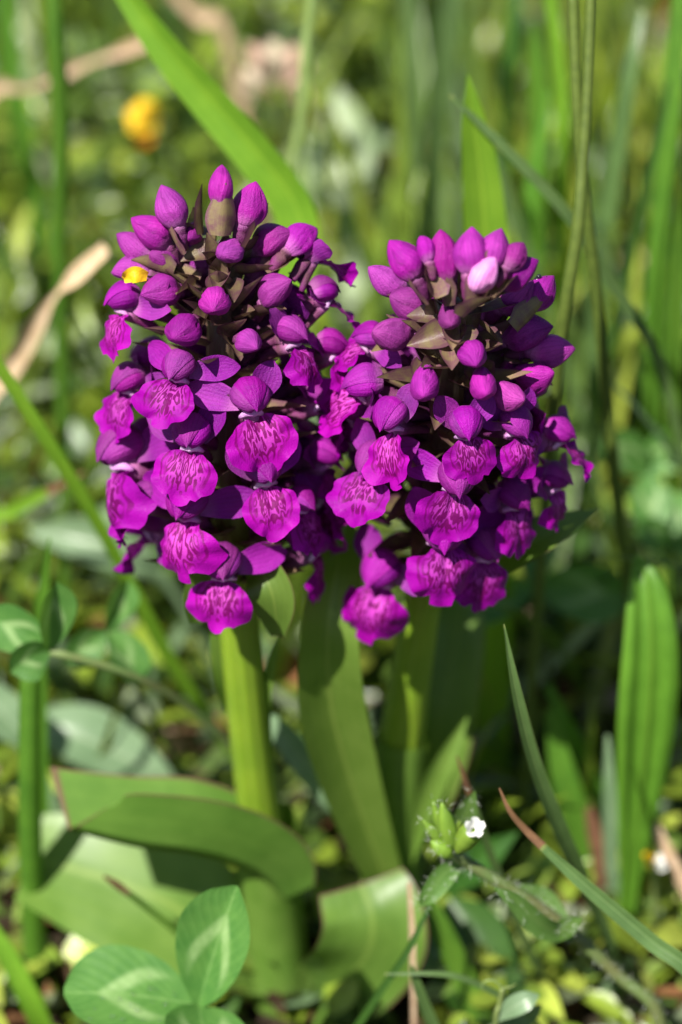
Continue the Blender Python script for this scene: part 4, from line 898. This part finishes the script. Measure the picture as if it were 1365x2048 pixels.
X = X * rng.uniform(0.3, 1.15, (n, 1)); Z = Z * rng.uniform(-0.6, 1.6, (n, 1))
field('ground_cover_leaves', 'dense low carpet of small green meadow leaves', 'cover', T, TF, np.stack([x, y, z], 1), X, Y, Z, size, cols)
# a finer layer of small glossy leaves over it
n = 11000
y = rng.uniform(0.085, 0.50, n); x = rng.uniform(-1, 1, n) * (0.10 + 0.20 * y)
top = np.interp(y, [0.08, 0.13, 0.25, 3], [0.024, 0.045, 0.062, 0.06]) * (0.35 + 1.0 * patchy(x, y, 48.0)); z = top * rng.uniform(0.5, 1.15, n)
thin = rng.uniform(0, 1, n) < np.where(x < 0.0, 1.0, 0.55)
x, y, z = x[thin], y[thin], z[thin]; n = len(x)
X, Y, Z = axes(rng.uniform(0, 6.283, n), rng.normal(0.2, 0.5, n), n, 0.55); X = X * rng.uniform(0.4, 1.2, (n, 1))
cols = PAL[rng.choice(len(PAL), n, p=[.24, .16, .10, .06, .10, .20, .14])] * rng.uniform(0.8, 1.3, (n, 1))
field('ground_cover_leaves', 'fine layer of tiny bright leaves topping the meadow carpet', 'cover_fine', T, TF, np.stack([x, y, z], 1), X, Y, Z, rng.uniform(0.003, 0.008, n), cols)
# grass
n = 3600
T, TF = leaf_template(9, 3, 0.020, 0.012, -0.25, [0.7, 1.0, 1.0, 0.95, 0.8, 0.5, 0.03])
m_ = int(n * 0.7)
y = np.concatenate([rng.uniform(0.065, 0.50, m_), rng.uniform(-0.8, 2.2, n - m_)]); x = np.where(np.arange(n) < m_, rng.uniform(-1, 1, n) * (0.10 + 0.20 * np.clip(y, 0, 1)), rng.uniform(-1.6, 1.6, n))
dens = rng.uniform(0, 1, n) < np.where(x > 0.01, 0.95, 0.45) * (0.4 + patchy(x, y, 35.0))
infront = (y < 0.065) & (np.abs(x) < 0.35)
sel = dens & ~infront
x, y = x[sel], y[sel]; n = len(x)
X, Y, Z = axes(rng.uniform(0, 6.283, n), np.clip(rng.normal(1.2, 0.28, n), 0.3, 1.55), n, 1.0)
size = rng.uniform(0.04, 0.115, n)
cols = PAL[rng.choice(len(PAL), n, p=[.18, .24, .24, .14, .10, .06, .04])] * rng.uniform(0.75, 1.2, (n, 1))
field('meadow_grass', 'fine green meadow grass filling the space behind the orchids', 'cover', T, TF, np.stack([x, y, np.zeros(n)], 1), X, Y, Z, size, cols)
# short grass and shoots between the orchids' feet
n = 420
y = rng.uniform(0.03, 0.10, n); x = rng.uniform(-0.075, 0.085, n)
X, Y, Z = axes(rng.uniform(0, 6.283, n), np.clip(rng.normal(0.9, 0.4, n), 0.1, 1.5), n, 1.0)
size = rng.uniform(0.015, 0.045, n)
T2 = T.copy(); T2[:, 0] *= 1.9
cols = PAL[rng.choice(len(PAL), n)] * rng.uniform(0.6, 1.1, (n, 1))
field('meadow_grass', 'short grass shoots growing around the feet of the orchids', 'cover', T2, TF, np.stack([x, y, np.zeros(n)], 1), X, Y, Z, size, cols)
# the carpet and grass go on to both sides
def sides(n):
    y = rng.uniform(-0.15, 0.95, n); hw = np.where(y < 0.5, 0.09 + 0.20 * np.clip(y, 0, 1), 0.0)
    x = (hw + (0.75 - hw) * rng.uniform(0, 1, n)) * rng.choice([-1, 1], n); return x, y
n = 30000; T3, TF3 = leaf_template()
x, y = sides(n); z = np.where(y < 0.03, 0.015, 0.05) * (0.25 + 1.1 * patchy(x, y, 70.0)) * rng.uniform(0, 1, n) ** 0.7
X, Y, Z = axes(rng.uniform(0, 6.283, n), rng.normal(0.25, 0.45, n), n, 0.45); X = X * rng.uniform(0.3, 1.15, (n, 1))
field('ground_cover_leaves', 'wider carpet of small green meadow leaves around the orchids', 'cover', T3, TF3, np.stack([x, y, z], 1), X, Y, Z, rng.uniform(0.008, 0.022, n), PAL[rng.choice(len(PAL), n, p=[.22, .22, .18, .10, .09, .12, .07])] * rng.uniform(0.7, 1.25, (n, 1)))
n = 3500; x, y = sides(n)
X, Y, Z = axes(rng.uniform(0, 6.283, n), np.clip(rng.normal(1.2, 0.28, n), 0.3, 1.55), n, 1.0)
field('meadow_grass', 'green meadow grass growing all around the orchids', 'cover', T, TF, np.stack([x, y, np.zeros(n)], 1), X, Y, Z, rng.uniform(0.04, 0.11, n) * np.where(y < 0.06, 0.35, 1.0), PAL[rng.choice(len(PAL), n)] * rng.uniform(0.75, 1.2, (n, 1)))
# litter
n = 5200
T, TF = leaf_template(5, 3, 0.18, 0.05, 0.10, [0.5, 1, 0.9, 0.7, 0.1])
y = np.concatenate([rng.uniform(-0.05, 0.45, 3600), rng.uniform(-0.8, 2.0, 1600)]); x = np.where(np.arange(n) < 3600, rng.uniform(-1, 1, n) * (0.09 + 0.20 * np.clip(y, 0, 1)), rng.uniform(-1.5, 1.5, n)); out_ = (np.arange(n) >= 3600) & (np.abs(x) < 0.22) & (y > -0.12) & (y < 0.5); x[out_] += np.sign(x[out_]) * 0.3
z = rng.uniform(0, 1, n) ** 1.6 * np.interp(y, [0.0, 0.1, 0.2], [0.006, 0.022, 0.042])
X, Y, Z = axes(rng.uniform(0, 6.283, n), rng.normal(0.0, 0.3, n), n, 0.5)
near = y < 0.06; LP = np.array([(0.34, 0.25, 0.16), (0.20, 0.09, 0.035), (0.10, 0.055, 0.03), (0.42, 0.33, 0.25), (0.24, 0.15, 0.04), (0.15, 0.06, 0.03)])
cols = np.where(near[:, None], LP[rng.choice([1, 2, 2, 2, 5], n)] * 0.6, LP[rng.choice(6, n)]) * rng.uniform(0.7, 1.15, (n, 1))   # darker, browner litter tones round the orchids' feet
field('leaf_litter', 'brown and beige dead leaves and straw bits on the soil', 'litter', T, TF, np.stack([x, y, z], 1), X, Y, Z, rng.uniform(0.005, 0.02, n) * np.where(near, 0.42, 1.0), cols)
for i, (dx, dy) in enumerate(DEW): dew(dx, dy, 0.00026 + 0.00010 * (i % 3), [c for c in CL.children if c.name.startswith('leaflet')][1])
